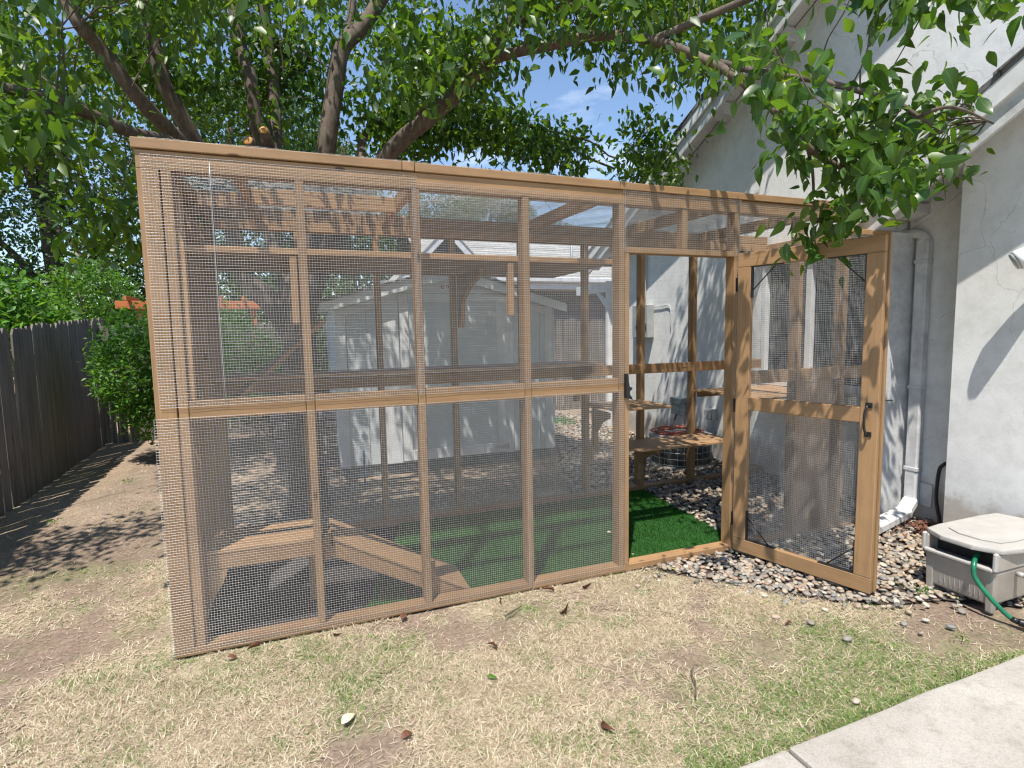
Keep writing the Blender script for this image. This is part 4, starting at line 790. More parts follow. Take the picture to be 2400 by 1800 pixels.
# tall gable: roof slab, double fascia, lookouts, soffit boards
def band(f, a, b, t0, t1): return [(a, f(a)-t0), (b, f(b)-t0), (b, f(b)-t1), (a, f(a)-t1)]
prism('roof', ho, [(RY, r1(RY)+.03), (8.0, r1(8.0)+.03), (8.0, r1(8.0)-.005), (RY, r1(RY)-.005), (-7, r1(RY)-3.6), (-7, r1(RY)-3.57)], 'x', 4.17, 12.0, M['shingle'])
for q in range(48):                                             # shingle ends stepping along the rake
    ya = 7.98-q*.16; 
    if ya > RY+.2: prism('shingle', ho, [(ya, r1(ya)+.031), (ya-.165, r1(ya-.165)+.031), (ya-.165, r1(ya-.165)+.038), (ya, r1(ya)+.048)], 'x', 4.155+.008*(q % 3), 4.75, M['shingle'])
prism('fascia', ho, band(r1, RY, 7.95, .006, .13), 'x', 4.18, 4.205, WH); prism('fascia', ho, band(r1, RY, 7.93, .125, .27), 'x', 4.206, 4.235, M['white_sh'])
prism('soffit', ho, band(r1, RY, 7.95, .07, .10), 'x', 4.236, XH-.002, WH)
for yb_ in np.arange(1.1, 7.9, .78):
    yb_ = float(yb_); prism('lookout_beam', ho, [(yb_-.05, r1(yb_)-.105), (yb_+.05, r1(yb_)-.105-.045), (yb_+.05, r1(yb_)-.27), (yb_-.05, r1(yb_)-.23)], 'x', 4.237, XH-.001, M['white_sh'])
# corner board and patio beam at the rear corner
HB('corner_board', (4.43, 7.552, 0), (4.56, 7.62, 2.32)); HB('patio_beam', (4.42, 7.63, 2.16), (4.50, 8.6, 2.30)); prism('patio_brace', ho, [(7.63, 1.9), (7.63, 2.0), (7.86, 2.16), (7.95, 2.16)], 'x', 4.44, 4.48, WH)
# lower gable over the bump-out
prism('lower_roof', ho, [(-4, r2(-4)+.03), (3.16, r2(3.16)+.03), (3.16, r2(3.16)), (-4, r2(-4))], 'x', 3.93, XH-.002, M['shingle'])
for q in range(26):
    ya = 3.15-q*.16; prism('shingle', ho, [(ya, r2(ya)+.031), (ya-.165, r2(ya-.165)+.031), (ya-.165, r2(ya-.165)+.038), (ya, r2(ya)+.05)], 'x', 3.918+.008*(q % 3), XH-.003, M['shingle'])
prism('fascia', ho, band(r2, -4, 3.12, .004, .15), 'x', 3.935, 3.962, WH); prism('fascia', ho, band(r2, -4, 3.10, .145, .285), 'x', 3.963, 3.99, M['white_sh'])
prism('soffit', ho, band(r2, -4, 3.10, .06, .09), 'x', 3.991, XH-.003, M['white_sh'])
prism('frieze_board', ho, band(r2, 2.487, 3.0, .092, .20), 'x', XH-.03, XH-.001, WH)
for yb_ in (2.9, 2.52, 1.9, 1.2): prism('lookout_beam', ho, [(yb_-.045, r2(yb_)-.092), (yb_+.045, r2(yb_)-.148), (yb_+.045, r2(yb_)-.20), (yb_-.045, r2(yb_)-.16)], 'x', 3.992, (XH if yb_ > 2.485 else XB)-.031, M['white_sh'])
HB('eave_board', (3.99, 3.03, 2.28), (4.49, 3.075, 2.375)); HB('gutter', (3.98, 3.125, 2.27), (4.46, 3.20, 2.37), M['white_sh'])
# window
wi = bpy.data.objects.new('window', None); COL.objects.link(wi); wi.parent = ho; wi.location = Vector((XH+.03, 3.77, 1.6))-wpos(ho); wi.empty_display_size = .1
def WB(name, lo, hi, mat=WH): return box(name, wi, lo, hi, mat)
WB('glass', (XH+.05, WY0+.002, WZ0+.002), (XH+.058, WY1-.002, WZ1-.002), M['glass'])
WB('frame', (XH-.012, WY0, WZ1-.055), (XH+.048, WY1, WZ1)); WB('sill', (XH-.035, WY0-.02, WZ0-.03), (XH+.048, WY1+.02, WZ0+.03))
WB('frame', (XH-.012, WY0, WZ0+.031), (XH+.047, WY0+.055, WZ1-.056)); WB('frame', (XH-.012, WY1-.055, WZ0+.031), (XH+.047, WY1, WZ1-.056)); WB('mullion', (XH-.006, 3.90, WZ0+.031), (XH+.047, 3.965, WZ1-.056))
# downspout with elbow and splash extension
HB('downspout', (4.425, 2.832, .14), (4.49, 2.922, 2.20), M['white_sh'], bev=.008)
for zz in (2.02, 1.05, .4): HB('strap', (4.421, 2.826, zz), (4.492, 2.928, zz+.03), M['white_sh'])
tube('elbow', ho, [(4.457, 2.877, 2.17), (4.457, 2.88, 2.215), (4.45, 2.93, 2.25), (4.44, 3.04, 2.262), (4.43, 3.14, 2.30)], .036, M['white_sh'], 8)
HB('cover_plate', (4.488, 2.745, .13), (4.499, 2.855, .31), M['white_sh'])
VN = plain('white_vinyl', (.66, .66, .645), .55, var=.06, bmp=.05)
ch = thing('downspout_extension', None, None, (4.1, 2.8, .05))
plank('chute', ch, (4.445, 2.868, .165), (4.33, 2.845, .085), .10, .066, VN, (0, 0, 1), .012); plank('chute', ch, (4.345, 2.848, .082), (3.74, 2.735, .045), .118, .072, VN, (0, 0, 1), .014); plank('chute_mouth', ch, (3.738, 2.7346, .046), (3.73, 2.733, .0455), .098, .054, M['rubber'], (0, 0, 1), .002)
tag(ch, 'white flexible downspout extension lying on pebbles behind the open door', 'drain pipe')
# electrical things on the wall
em = thing('electric_meter', 'grey electric meter box on the white house wall', 'electric meter', (4.45, 6.6, 1.6))
box('meter_box', em, (4.39, 6.42, 1.44), (4.498, 6.80, 1.90), M['grey_lt'], .008); 
me = tube_mesh('meter_dial', [(4.39, 6.53, 1.58), (4.32, 6.53, 1.58)], [.085, .075], 20, M['glass'], sub=1); me.transform(Matrix.Translation(-wpos(em))); link('meter_dial', me, em)
tube('conduit', em, [(4.46, 6.6, 1.90), (4.46, 6.6, 2.6), (4.46, 6.62, 3.0)], .022, M['conduit'], 10); tube('conduit', em, [(4.485, 6.40, 1.86), (4.485, 6.25, 1.86), (4.485, 6.05, 1.85), (4.485, 6.04, 1.55)], .006, M['conduit'], 8)
b1_ = thing('disconnect_box', 'blue grey electrical disconnect box above the air conditioner', 'electrical box', (4.46, 5.8, .55))
box('case', b1_, (4.40, 5.70, .455), (4.498, 5.90, .66), M['grey_box'], .006); box('lid', b1_, (4.385, 5.69, .60), (4.498, 5.91, .672), M['grey_box'], .006)
tube('cable', b1_, [(4.45, 5.84, .455), (4.43, 5.86, .38), (4.36, 5.84, .30), (4.22, 5.72, .27), (4.10, 5.55, .30)], .013, M['rubber'], 8); tube('conduit', b1_, [(4.47, 5.74, .455), (4.47, 5.74, .2), (4.47, 5.74, .0)], .016, M['conduit'], 8)
b2_ = thing('outlet_box', 'light grey weatherproof outlet box with white conduit below', 'electrical box', (4.46, 5.2, .55))
box('case', b2_, (4.42, 5.14, .47), (4.498, 5.24, .60), M['grey_lt'], .006); box('cover', b2_, (4.385, 5.15, .485), (4.418, 5.245, .59), M['white_sh'], .006)
tube('conduit', b2_, [(4.475, 5.19, .47), (4.475, 5.19, .20), (4.45, 5.17, .10), (4.38, 5.05, .05), (4.36, 4.85, .045), (4.38, 4.62, .04)], .013, M['conduit'], 8)
lm = thing('floodlight', 'white cone floodlight on the sunlit stucco wall', 'wall light', (XB-.1, 2.08, 1.95))
tube('shade', lm, [(4.10, 1.93, 2.015), (4.06, 2.00, 1.965), (4.02, 2.06, 1.925)], [.030, .052, .062], WH, 20, sub=3)
me = tube_mesh('lens', [(4.021, 2.059, 1.926), (4.012, 2.073, 1.917)], [.056, .050], 20, M['grey_lt'], sub=1); me.transform(Matrix.Translation(-wpos(lm))); link('lens', me, lm)
tube('arm', lm, [(4.10, 1.93, 2.015), (4.14, 1.88, 2.05), (4.199, 1.87, 2.06)], .018, WH, 10); tube('shade', lm, [(4.10, 1.80, 2.01), (4.05, 1.74, 1.95), (4.01, 1.69, 1.90)], [.030, .052, .062], WH, 20, sub=3)
tag(tube('cable', None, [(4.498, 2.66, .50), (4.47, 2.663, .49), (4.45, 2.68, .44), (4.45, 2.69, .22), (4.42, 2.64, .06), (4.18, 2.53, .035), (3.98, 2.44, .035), (3.86, 2.38, .035), (3.80, 2.30, .035), (3.86, 2.22, .035), (3.98, 2.20, .035), (4.10, 2.16, .03)], .013, M['rubber'], 8),
    'thick black cable from the shaded wall looping on the pebbles', 'cable')
tag(tube('cable', None, [(4.12, 2.46, .03), (3.98, 2.40, .04), (3.88, 2.35, .05), (3.83, 2.28, .05), (3.88, 2.25, .05), (4.05, 2.23, .035)], .011, M['rubber'], 8), 'thinner black cable coiled beside the thick one', 'cable')
# dry leaf litter at the wall foot
n = 500; lx = rng.normal(4.28, .09, n); ly = rng.normal(2.58, .10, n); k = (lx < 4.47) & (ly > 2.5); lx = lx[k]; ly = ly[k]; n = len(lx)
o = link('leaf_litter', scatter('leaf_litter', LV4, LF4, np.stack([lx, ly, rng.uniform(.01, .06, n)], 1), rotmats(n, flat=.5), np.tile(rng.uniform(.025, .05, (n, 1)), (1, 3)), M['dead'])); tag(o, 'dark dead leaves heaped at the foot of the shaded wall', 'leaf litter', kind='stuff')

# air conditioner
ac = thing('air_conditioner', 'round dark air conditioner in a wire guard behind the enclosure', 'air conditioner', (3.97, 5.14, 0))
def ring(name, par, c, r_, th, mat, n=36, sides=6):
    pts = [(c[0]+r_*math.cos(2*math.pi*i/n), c[1]+r_*math.sin(2*math.pi*i/n), c[2]) for i in range(n+1)]
    return tube(name, par, pts, th, mat, sides, sub=1)
me = tube_mesh('body', [(0, 0, .03), (0, 0, .33)], [.325, .325], 36, M['ac'], sub=1); link('body', me, ac); me = tube_mesh('base_pad', [(0, 0, -.005), (0, 0, .03)], [.38, .38], 36, M['concrete'], sub=1); link('base_pad', me, ac)
me = tube_mesh('top_cover', [(0, 0, .33), (0, 0, .352), (0, 0, .362)], [.355, .355, .30], 36, M['ac_top'], sub=1); link('top_cover', me, ac)
for zz in (.05, .12, .19, .26, .32): ring('guard_ring', ac, (3.97, 5.14, zz), .348, .0035, M['steel'])
for q in range(30):
    a_ = 2*math.pi*q/30; tube('guard_bar', ac, [(3.97+.345*math.cos(a_), 5.14+.345*math.sin(a_), .04), (3.97+.345*math.cos(a_), 5.14+.345*math.sin(a_), .33)], .0032, M['steel'], 5, sub=1)
pts = []
for i in range(140):
    a_ = i*.35; r_ = .20+.05*math.sin(i*.41)+.012*math.sin(i*1.7); pts.append((3.93+r_*1.25*math.cos(a_), 5.16+r_*math.sin(a_), .372+.0002*i+.006*math.sin(i*.9)))
tag(tube('extension_cord', None, pts, .006, M['cord'], 6, sub=2), 'coiled orange red extension cord on top of the air conditioner', 'cord')

# ================================================================== HOSE BOX
hb = thing('hose_box', 'beige plastic hose reel box with lid against the sunny wall', 'hose box', (3.7, 1.88, 0))
PB, PLd = M['hosebox'], M['hosebox_lid']
X0, X1, Y0, Y1 = 3.345, 4.03, 1.715, 2.07; HT = .30
def frustum(name, par, lo, hi, z0, z1, inset, mat, bev=.012):
    bm = bmesh.new(); V = []
    for z_, i_ in ((z0, inset), (z1, 0)):
        for a_, b_ in ((lo[0]+i_, lo[1]+i_), (hi[0]-i_, lo[1]+i_), (hi[0]-i_, hi[1]-i_), (lo[0]+i_, hi[1]-i_)): V.append(bm.verts.new(Vector((a_, b_, z_))-wpos(par)))
    bm.faces.new(V[:4][::-1]); bm.faces.new(V[4:])
    for i in range(4): bm.faces.new((V[i], V[(i+1) % 4], V[4+(i+1) % 4], V[4+i]))
    if bev: bmesh.ops.bevel(bm, geom=bm.edges[:], offset=bev, segments=3, profile=.6, affect='EDGES')
    me = bpy.data.meshes.new(name); bm.to_mesh(me); bm.free(); me.materials.append(mat); return link(name, me, par)
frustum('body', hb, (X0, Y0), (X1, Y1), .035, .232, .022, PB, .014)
# upper band, open on the short side for the hose
box('upper_band', hb, (X0+.006, Y0-.004, .233), (X1, Y0+.016, .328), PB, .006); box('upper_band', hb, (X0+.006, Y1-.016, .233), (X1, Y1+.004, .328), PB, .006); box('upper_band', hb, (X1-.016, Y0+.018, .233), (X1+.004, Y1-.018, .328), PB, .006)
box('slot_lip', hb, (X0-.018, Y0+.004, .232), (X0+.010, Y1-.004, .254), PLd, .007); box('slot_frame', hb, (X0-.016, Y0-.010, .240), (X0+.012, Y0+.010, .342), PLd, .006); box('slot_frame', hb, (X0-.016, Y1-.010, .240), (X0+.012, Y1+.010, .342), PLd, .006)
box('slot_back', hb, (X0+.09, Y0+.017, .234), (X0+.10, Y1-.017, .327), M['rubber'], 0)
for cx_, cy_ in ((X0+.005, Y0+.004), (X0+.005, Y1-.05), (X1-.055, Y0+.004), (X1-.055, Y1-.05)): frustum('leg', hb, (cx_, cy_), (cx_+.05, cy_+.046), 0, .225, .006, PB, .008)
for q in range(9):                                                # moulded ribs on the short side
    yy = Y0+.070+q*.025; box('rib', hb, (X0+.012, yy, .07), (X0+.0165, yy+.004, .20), PB, .001)
lidp = [(X0-.03, Y0+.10), (X0+.03, Y0-.012), (X0+.16, Y0-.035), (X1-.14, Y0-.035), (X1+.0, Y0-.012), (X1+.03, Y0+.10), (X1+.03, Y1-.10), (X1, Y1+.012), (X1-.14, Y1+.025), (X0+.16, Y1+.025), (X0+.03, Y1+.012), (X0-.03, Y1-.10)]
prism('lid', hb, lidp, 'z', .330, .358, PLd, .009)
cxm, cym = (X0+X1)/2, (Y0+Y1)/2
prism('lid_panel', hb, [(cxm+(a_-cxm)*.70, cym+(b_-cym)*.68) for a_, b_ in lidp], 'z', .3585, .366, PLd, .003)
tube('crank', hb, [(X0+.19, Y0-.002, .20), (X0+.19, Y0-.035, .20)], .014, PLd, 12, sub=1); plank('crank_arm', hb, (X0+.18, Y0-.042, .215), (X0+.27, Y0-.042, .14), .014, .03, PLd, (0, 0, 1)); tube('crank_handle', hb, [(X0+.265, Y0-.045, .145), (X0+.265, Y0-.11, .145)], [.013, .016], PLd, 12, sub=1)
hs = thing('garden_hose', 'green garden hose hanging from the hose box to the ground', 'garden hose', (3.34, 1.7, .1))
tube('hose', hs, [(3.44, 1.84, .285), (3.37, 1.82, .282), (3.310, 1.795, .250), (3.30, 1.78, .19), (3.305, 1.72, .12), (3.32, 1.66, .06), (3.335, 1.625, .03)], .012, M['hose'], 12)
nz = thing('hose_nozzle', 'black and yellow spray nozzle at the end of the green hose', 'hose nozzle', (3.35, 1.58, .02))
tube('coupling', nz, [(3.335, 1.627, .03), (3.342, 1.60, .024)], [.014, .016], M['black'], 12, sub=1); tube('grip', nz, [(3.342, 1.60, .024), (3.36, 1.57, .022), (3.378, 1.545, .024)], [.018, .021, .018], M['black'], 12); tube('head', nz, [(3.352, 1.575, .03), (3.345, 1.545, .035), (3.34, 1.52, .035)], [.014, .020, .024], M['yellow'], 14)

# ================================================================== THE SHED
sh = thing('garden_shed', 'white and pale grey wooden garden shed behind the enclosure', 'shed', (1.53, 6.05, 0))
SG = M['siding']; SY = 6.05; SX0, SX1 = .285, 2.775
def SB(name, lo, hi, mat=WH, **k): return box(name, sh, lo, hi, mat, **k)
def rs(x): return 2.262-.27*abs(x-1.53)
prism('wall', sh, [(SX0, .12), (SX1, .12), (SX1, rs(SX1)-.03), (1.53, rs(1.53)-.03), (SX0, rs(SX0)-.03)], 'y', SY+.03, 8.55, SG)
SB('skirting', (SX0+.02, SY+.05, -.01), (SX1-.02, 8.5, .119), M['skirt'])
for q, xx in enumerate(np.arange(SX0+.10, SX1-.05, .203)): SB('siding_board', (float(xx)+.003, SY+.018, .125), (float(xx)+.200, SY+.029, rs(float(xx)+.1)-.12), SG, bev=.002)
for q in range(12): SB('siding_board', (SX0-.012, SY+.06+q*.203, .125), (SX0-.001, SY+.26+q*.203, rs(SX0)-.05), SG, bev=.002)
SB('corner_trim', (SX0-.013, SY, .12), (SX0+.09, SY+.017, rs(SX0)-.02)); SB('corner_trim', (SX1-.095, SY, .12), (SX1+.01, SY+.017, rs(SX1)-.02)); SB('corner_trim', (SX0-.016, SY+.002, .12), (SX0-.0135, SY+.10, rs(SX0)-.02))
SB('door_jamb', (.76, SY-.004, .12), (.935, SY+.016, 2.03)); SB('door_jamb', (2.170, SY-.004, .12), (2.265, SY+.016, 2.03)); SB('door_header', (.70, SY-.006, 2.0), (2.30, SY+.0155, 2.13))
sdo = bpy.data.objects.new('door', None); COL.objects.link(sdo); sdo.parent = sh; sdo.location = Vector((1.55, SY, 1.0))-wpos(sh)
def DB(name, lo, hi, mat=WH): return box(name, sdo, lo, hi, mat)
DB('panel', (.95, SY-.006, .14), (2.16, SY+.012, 1.985), SG)
DB('stile', (.945, SY-.022, .135), (1.045, SY-.007, 1.99)); DB('stile', (2.063, SY-.022, .135), (2.163, SY-.007, 1.99)); DB('rail', (1.047, SY-.021, .135), (2.061, SY-.007, .245)); DB('rail', (1.047, SY-.021, 1.905), (2.061, SY-.007, 1.99))
for hz in (.20, 1.93):
    prism('hinge', sdo, [(2.163, hz-.03), (2.163, hz+.03), (2.02, hz+.008), (2.02, hz-.008)], 'y', SY-.028, SY-.023, M['steel']); DB('hinge_leaf', (2.166, SY-.027, hz-.035), (2.195, SY-.023, hz+.035), M['steel'])
SB('door_knob', (1.06, SY-.045, 1.03), (1.10, SY-.007, 1.09), M['steel'])
for sgn in (-1, 1):
    xe = 1.53+sgn*1.40; prism('gable_trim', sh, [(1.53, rs(1.53)), (xe, rs(xe)), (xe, rs(xe)-.10), (1.53, rs(1.53)-.10)], 'y', SY-.10, SY-.075, WH)
    prism('gable_trim', sh, [(1.53, rs(1.53)-.11), (1.53+sgn*1.24, rs(1.53+1.24)-.11), (1.53+sgn*1.24, rs(1.53+1.24)-.19), (1.53, rs(1.53)-.19)], 'y', SY-.002, SY+.0145, WH)
    prism('roof', sh, [(1.53, rs(1.53)+.001), (xe+sgn*.03, rs(xe+.03*sgn)+.001), (xe+sgn*.03, rs(xe+.03*sgn)+.03), (1.53, rs(1.53)+.03)], 'y', SY-.12, 8.65, M['shingle'])
    prism('eave_soffit', sh, [(SX0 if sgn < 0 else SX1, rs(SX1)-.025), (xe, rs(xe)-.003), (xe, rs(xe)-.02), (SX0 if sgn < 0 else SX1, rs(SX1)-.045)], 'y', SY-.074, 8.6, WH)
sg = bpy.data.objects.new('sign', None); COL.objects.link(sg); sg.parent = sh; sg.location = Vector((1.49, SY-.01, 2.07))-wpos(sh)
box('plate', sg, (1.405, SY-.014, 2.028), (1.60, SY-.007, 2.112), M['tag_white'], .002)
def text(s, par, loc, size, mat, name='lettering'):
    cu = bpy.data.curves.new(name, 'FONT'); cu.offset = .0012; cu.body = s; cu.size = size; cu.extrude = .001; cu.align_x = 'LEFT'; cu.materials.append(mat)
    t_ = bpy.data.objects.new('tmp', cu); me = bpy.data.meshes.new_from_object(t_); bpy.data.objects.remove(t_)
    o = bpy.data.objects.new(name, me); COL.objects.link(o); o.parent = par; o.location = Vector(loc)-wpos(par); o.rotation_euler = (math.pi/2, 0, 0); return o
tx = text('TUFF', sg, (1.468, SY-.0155, 2.051), .052, M['tag_blue'])
me = tube_mesh('emblem', [(0, 0, 0), (0, -.002, 0)], [.024, .024], 20, M['tag_red'], sub=1); link('emblem', me, sg, Vector((1.437, SY-.0145, 2.07))-wpos(sg)); me = tube_mesh('emblem_bar', [(-.013, -.003, 0), (.013, -.003, 0)], [.0045, .0045], 6, M['tag_white'], sub=1); link('emblem_bar', me, sg, Vector((1.437, SY-.0145, 2.07))-wpos(sg))
tag(tube('rake_handle', None, [(.48, 5.72, .0), (.49, 5.78, .12), (.50, 5.88, .34)], .010, M['blue'], 8), 'short blue handled tool leaning against the shed foot', 'garden tool')
wp = thing('wood_pile', 'stack of grey firewood and bricks left of the shed', 'wood pile', (-.05, 6.9, 0))
random.seed(5)
for r_ in range(7):
    for q in range(4):
        a_ = -.42+q*.19+random.uniform(-.02, .02); box('log', wp, (a_, 6.7+random.uniform(-.05, .05), r_*.095), (a_+.16, 7.15, r_*.095+.085), M['fence'] if (q+r_) % 3 else M['clapboard'], .015)

# ================================================================== FENCES
def picket_mesh(h, w_, name='picket'):
    v = [(-w_/2, 0), (w_/2, 0), (w_/2, h-.035), (w_/2-.03, h), (-w_/2+.03, h), (-w_/2, h-.035)]
    bm = bmesh.new(); a_ = [bm.verts.new((p, -.009, z_)) for p, z_ in v]; b_ = [bm.verts.new((p, .009, z_)) for p, z_ in v]
    bm.faces.new(a_); bm.faces.new(b_[::-1])
    for i in range(6): bm.faces.new((a_[(i+1) % 6], a_[i], b_[i], b_[(i+1) % 6]))
    me = bpy.data.meshes.new(name); bm.to_mesh(me); bm.free(); me.transform(Matrix(((0, 0, 1, 0), (0, 1, 0, 0), (-1, 0, 0, 0), (0, 0, 0, 1)))); me.materials.append(M['fence']); return me
PM = [picket_mesh(1.0, w_) for w_ in (.135, .142, .128, .139)]
BASER = Matrix(((0, 0, -1), (0, 1, 0), (1, 0, 0)))
def picket(par, x_, y_, h, rz, tilt=0, q=0, ty=0):
    o = bpy.data.objects.new('picket', PM[q % 4]); COL.objects.link(o); o.parent = par; o.location = Vector((x_, y_, -.02))-wpos(par)
    R_ = Matrix.Rotation(rz, 3, 'Z') @ Matrix.Rotation(tilt, 3, 'Y') @ Matrix.Rotation(ty, 3, 'X') @ BASER
    o.rotation_euler = R_.to_euler(); o.scale = (h, 1, 1); return o
fl = thing('side_fence', 'dark weathered picket fence along the left of the yard', 'fence', (-2.76, 6, 0))
random.seed(9)
yy = 3.2; q = 0
while yy < 10.2:
    if 6.28 < yy < 6.44: yy += .03
    h = 1.70+.055*(yy-6.6)+random.uniform(-.02, .025); picket(fl, -2.67-.075*(yy-6.3)+random.uniform(-.006, .006), yy, h, math.pi/2+random.uniform(-.03, .03), random.uniform(-.010, .010)+(.045 if 6.6 < yy < 6.75 else 0), q, 0); q += 1; yy += .147+random.random()*.008
for zz in (.35, 1.35): plank('fence_rail', fl, (-2.47, 3.1, zz-.06), (-3.00, 10.2, zz+.2), .04, .085, M['fence'])
for py_ in (4.0, 6.4, 8.8): box('fence_post', fl, (-2.86-.075*(py_-6.3), py_, -.02), (-2.77-.075*(py_-6.3), py_+.09, 1.68), M['fence'])
fb = thing('back_fence', 'weathered grey picket fence at the back of the yard', 'fence', (2, 9.75, 0))
xx = -3.0; q = 0
while xx < 7.5:
    picket(fb, xx, 9.75+random.uniform(-.005, .005), 1.80+random.uniform(-.03, .03), random.uniform(-.02, .02), random.uniform(-.006, .006), q, 0); xx += .148+random.random()*.01; q += 1
for zz in (.4, 1.45): box('fence_rail', fb, (-3.0, 9.77, zz), (7.5, 9.81, zz+.085), M['fence'])
tag(box('plastic_cover', None, (3.75, 8.3, .02), (4.05, 8.8, .05), M['green_tarp'], .02), 'flat green plastic cover lying on the gravel behind the shed', 'cover')

# ================================================================== THE NEIGHBOUR'S HOUSE
nh = thing('neighbour_house', 'brown clapboard house with pale shingle roof beyond the back fence', 'house', (6, 13, 0))
prism('wall', nh, [(3.2, 0), (14, 0), (14, 2.6), (3.2, 2.6)], 'y', 13.0, 13.2, M['clapboard'])
for q in range(16): prism('clapboard', nh, [(12.998, q*.16), (12.965, q*.16), (12.985, q*.16+.165), (12.998, q*.16+.165)], 'x', 3.2, 14, M['clapboard'])
box('fascia', nh, (3.9, 12.50, 2.60), (14.2, 12.54, 2.78), WH); box('gutter', nh, (3.9, 12.38, 2.77), (14.2, 12.498, 2.88), WH, .01); prism('soffit', nh, [(12.54, 2.60), (13.0, 2.60), (13.0, 2.63), (12.54, 2.63)], 'x', 3.9, 14.2, WH)
ns = 26; y_a, z_a, y_b, z_b = 12.40, 2.84, 15.9, 4.72
for q in range(ns):
    f0, f1 = q/ns, (q+1.15)/ns; ya, yb_ = y_a+(y_b-y_a)*f0, y_a+(y_b-y_a)*f1; za, zb = z_a+(z_b-z_a)*f0, z_a+(z_b-z_a)*f1
    prism('shingle_course', nh, [(ya, za+.0), (ya, za+.035), (yb_, zb+.022), (yb_, zb-.0)], 'x', 2.6 if q > 8 else 3.9, 14.2, M['shingle_pale'])
prism('rear_roof', nh, [(15.9, 4.72), (15.9, 4.75), (19.5, 2.85), (19.5, 2.82)], 'x', 2.6, 14.2, M['shingle_pale'])
# cross gable towards the yard
gxp, gzp, gy_ = 3.02, 3.90, 12.0
prism('gable_wall', nh, [(gxp-1.2, 0), (gxp+1.2, 0), (gxp+1.2, gzp-1.36), (gxp, gzp-.12), (gxp-1.2, gzp-1.36)], 'y', gy_+.25, 12.99, M['clapboard'])
for s_ in (-1, 1):
    prism('barge_board', nh, [(gxp, gzp), (gxp+s_*1.42, gzp-1.46), (gxp+s_*1.42, gzp-1.66), (gxp, gzp-.20)], 'y', gy_, gy_+.05, WH)
    prism('gable_roof', nh, [(gxp, gzp+.03), (gxp+s_*1.5, gzp-1.50), (gxp+s_*1.5, gzp-1.54), (gxp, gzp-.01)], 'y', gy_-.02, 15.0, M['shingle_pale'])
mast = tube('service_mast', nh, [(6.42, 12.75, 2.9), (6.42, 12.75, 3.95)], .035, M['conduit'], 10, sub=1); tube('weatherhead', nh, [(6.42, 12.75, 3.93), (6.40, 12.72, 4.06), (6.32, 12.66, 4.02)], [.05, .06, .05], M['black'], 10)
tag(tube('power_line', None, [(6.40, 12.7, 4.05), (5.5, 11.8, 4.30), (4.56, 11.0, 4.66), (2.89, 9.5, 4.90), (-1.5, 5.8, 6.2), (-7, 1.2, 8.2)], .009, M['rubber'], 5), 'thin black power line crossing the sky above the fence', 'power line')
tag(tube('power_line', None, [(6.32, 12.66, 4.02), (6.0, 12.4, 3.78), (5.85, 12.3, 3.72), (5.7, 12.2, 3.85), (5.2, 11.9, 4.25)], .010, M['rubber'], 5), 'slack black service drop looping by the roof mast', 'power line')
# orange arbour
ar = thing('arbour', 'orange stained wooden arbour beyond the fence corner', 'arbour', (-1.9, 11, 0))
O_ = M['orange']
for px_ in (-2.70, -.95): box('post', ar, (px_, 10.96, 0), (px_+.10, 11.06, 2.06), O_)
for yy in (10.90, 11.08): box('beam', ar, (-2.98, yy, 2.06), (-.70, yy+.04, 2.19), O_)
for px_ in np.arange(-2.8, -.7, .35): box('rafter', ar, (float(px_), 10.7, 2.191), (float(px_)+.04, 11.5, 2.26), O_)

# ================================================================== THE PEAR TREE
pt = thing('pear_tree', 'large pear tree with many limbs growing behind the enclosure', 'tree', (-.06, 5.15, 0))
tube('trunk', pt, [(-.08, 5.18, -.05), (-.06, 5.15, .12), (-.08, 5.12, .7), (-.07, 5.1, 1.3), (-.05, 5.08, 1.9), (0, 5.05, 2.1)], [.24, .17, .14, .135, .15, .09], M['bark'], 18, .05)
segs = []
for pts, ra, rb in LIMBS:
    n_ = len(pts); tube('limb', pt, pts, [(ra+(rb-ra)*i/(n_-1))*.78 for i in range(n_)], M['bark'], 12, .05)
    P_ = np.array(pts)
    for i in range(n_-1):
        for t in np.linspace(0, 1, 7)[:-1]: segs.append(P_[i]*(1-t)+P_[i+1]*t)
segs = np.array(segs)
for a_, b_, r_ in (((-.30, 4.72, 2.93), (-.34, 4.58, 2.99), .040), ((-.20, 4.85, 3.06), (-.235, 4.68, 3.11), .035), ((1.04, 4.12, 3.24), (1.10, 3.98, 3.27), .022), ((.86, 4.32, 3.20), (.90, 4.18, 3.235), .018)):
    s_ = tube('pruned_stub', pt, [a_, b_], r_, M['bark'], 14, sub=1); d_ = (Vector(b_)-Vector(a_)).normalized()
    me = tube_mesh('cut_face', [Vector((0, 0, 0)), d_*.004], [r_*.86, r_*.84], 14, M['cutwood'], sub=1); o = bpy.data.objects.new('cut_face', me); COL.objects.link(o); o.parent = s_; o.location = Vector(b_)-wpos(pt)
A = np.array(CL_A, float)/100; Bc = np.array(CL_B, float)/100
tw_v = []; tw_f = []
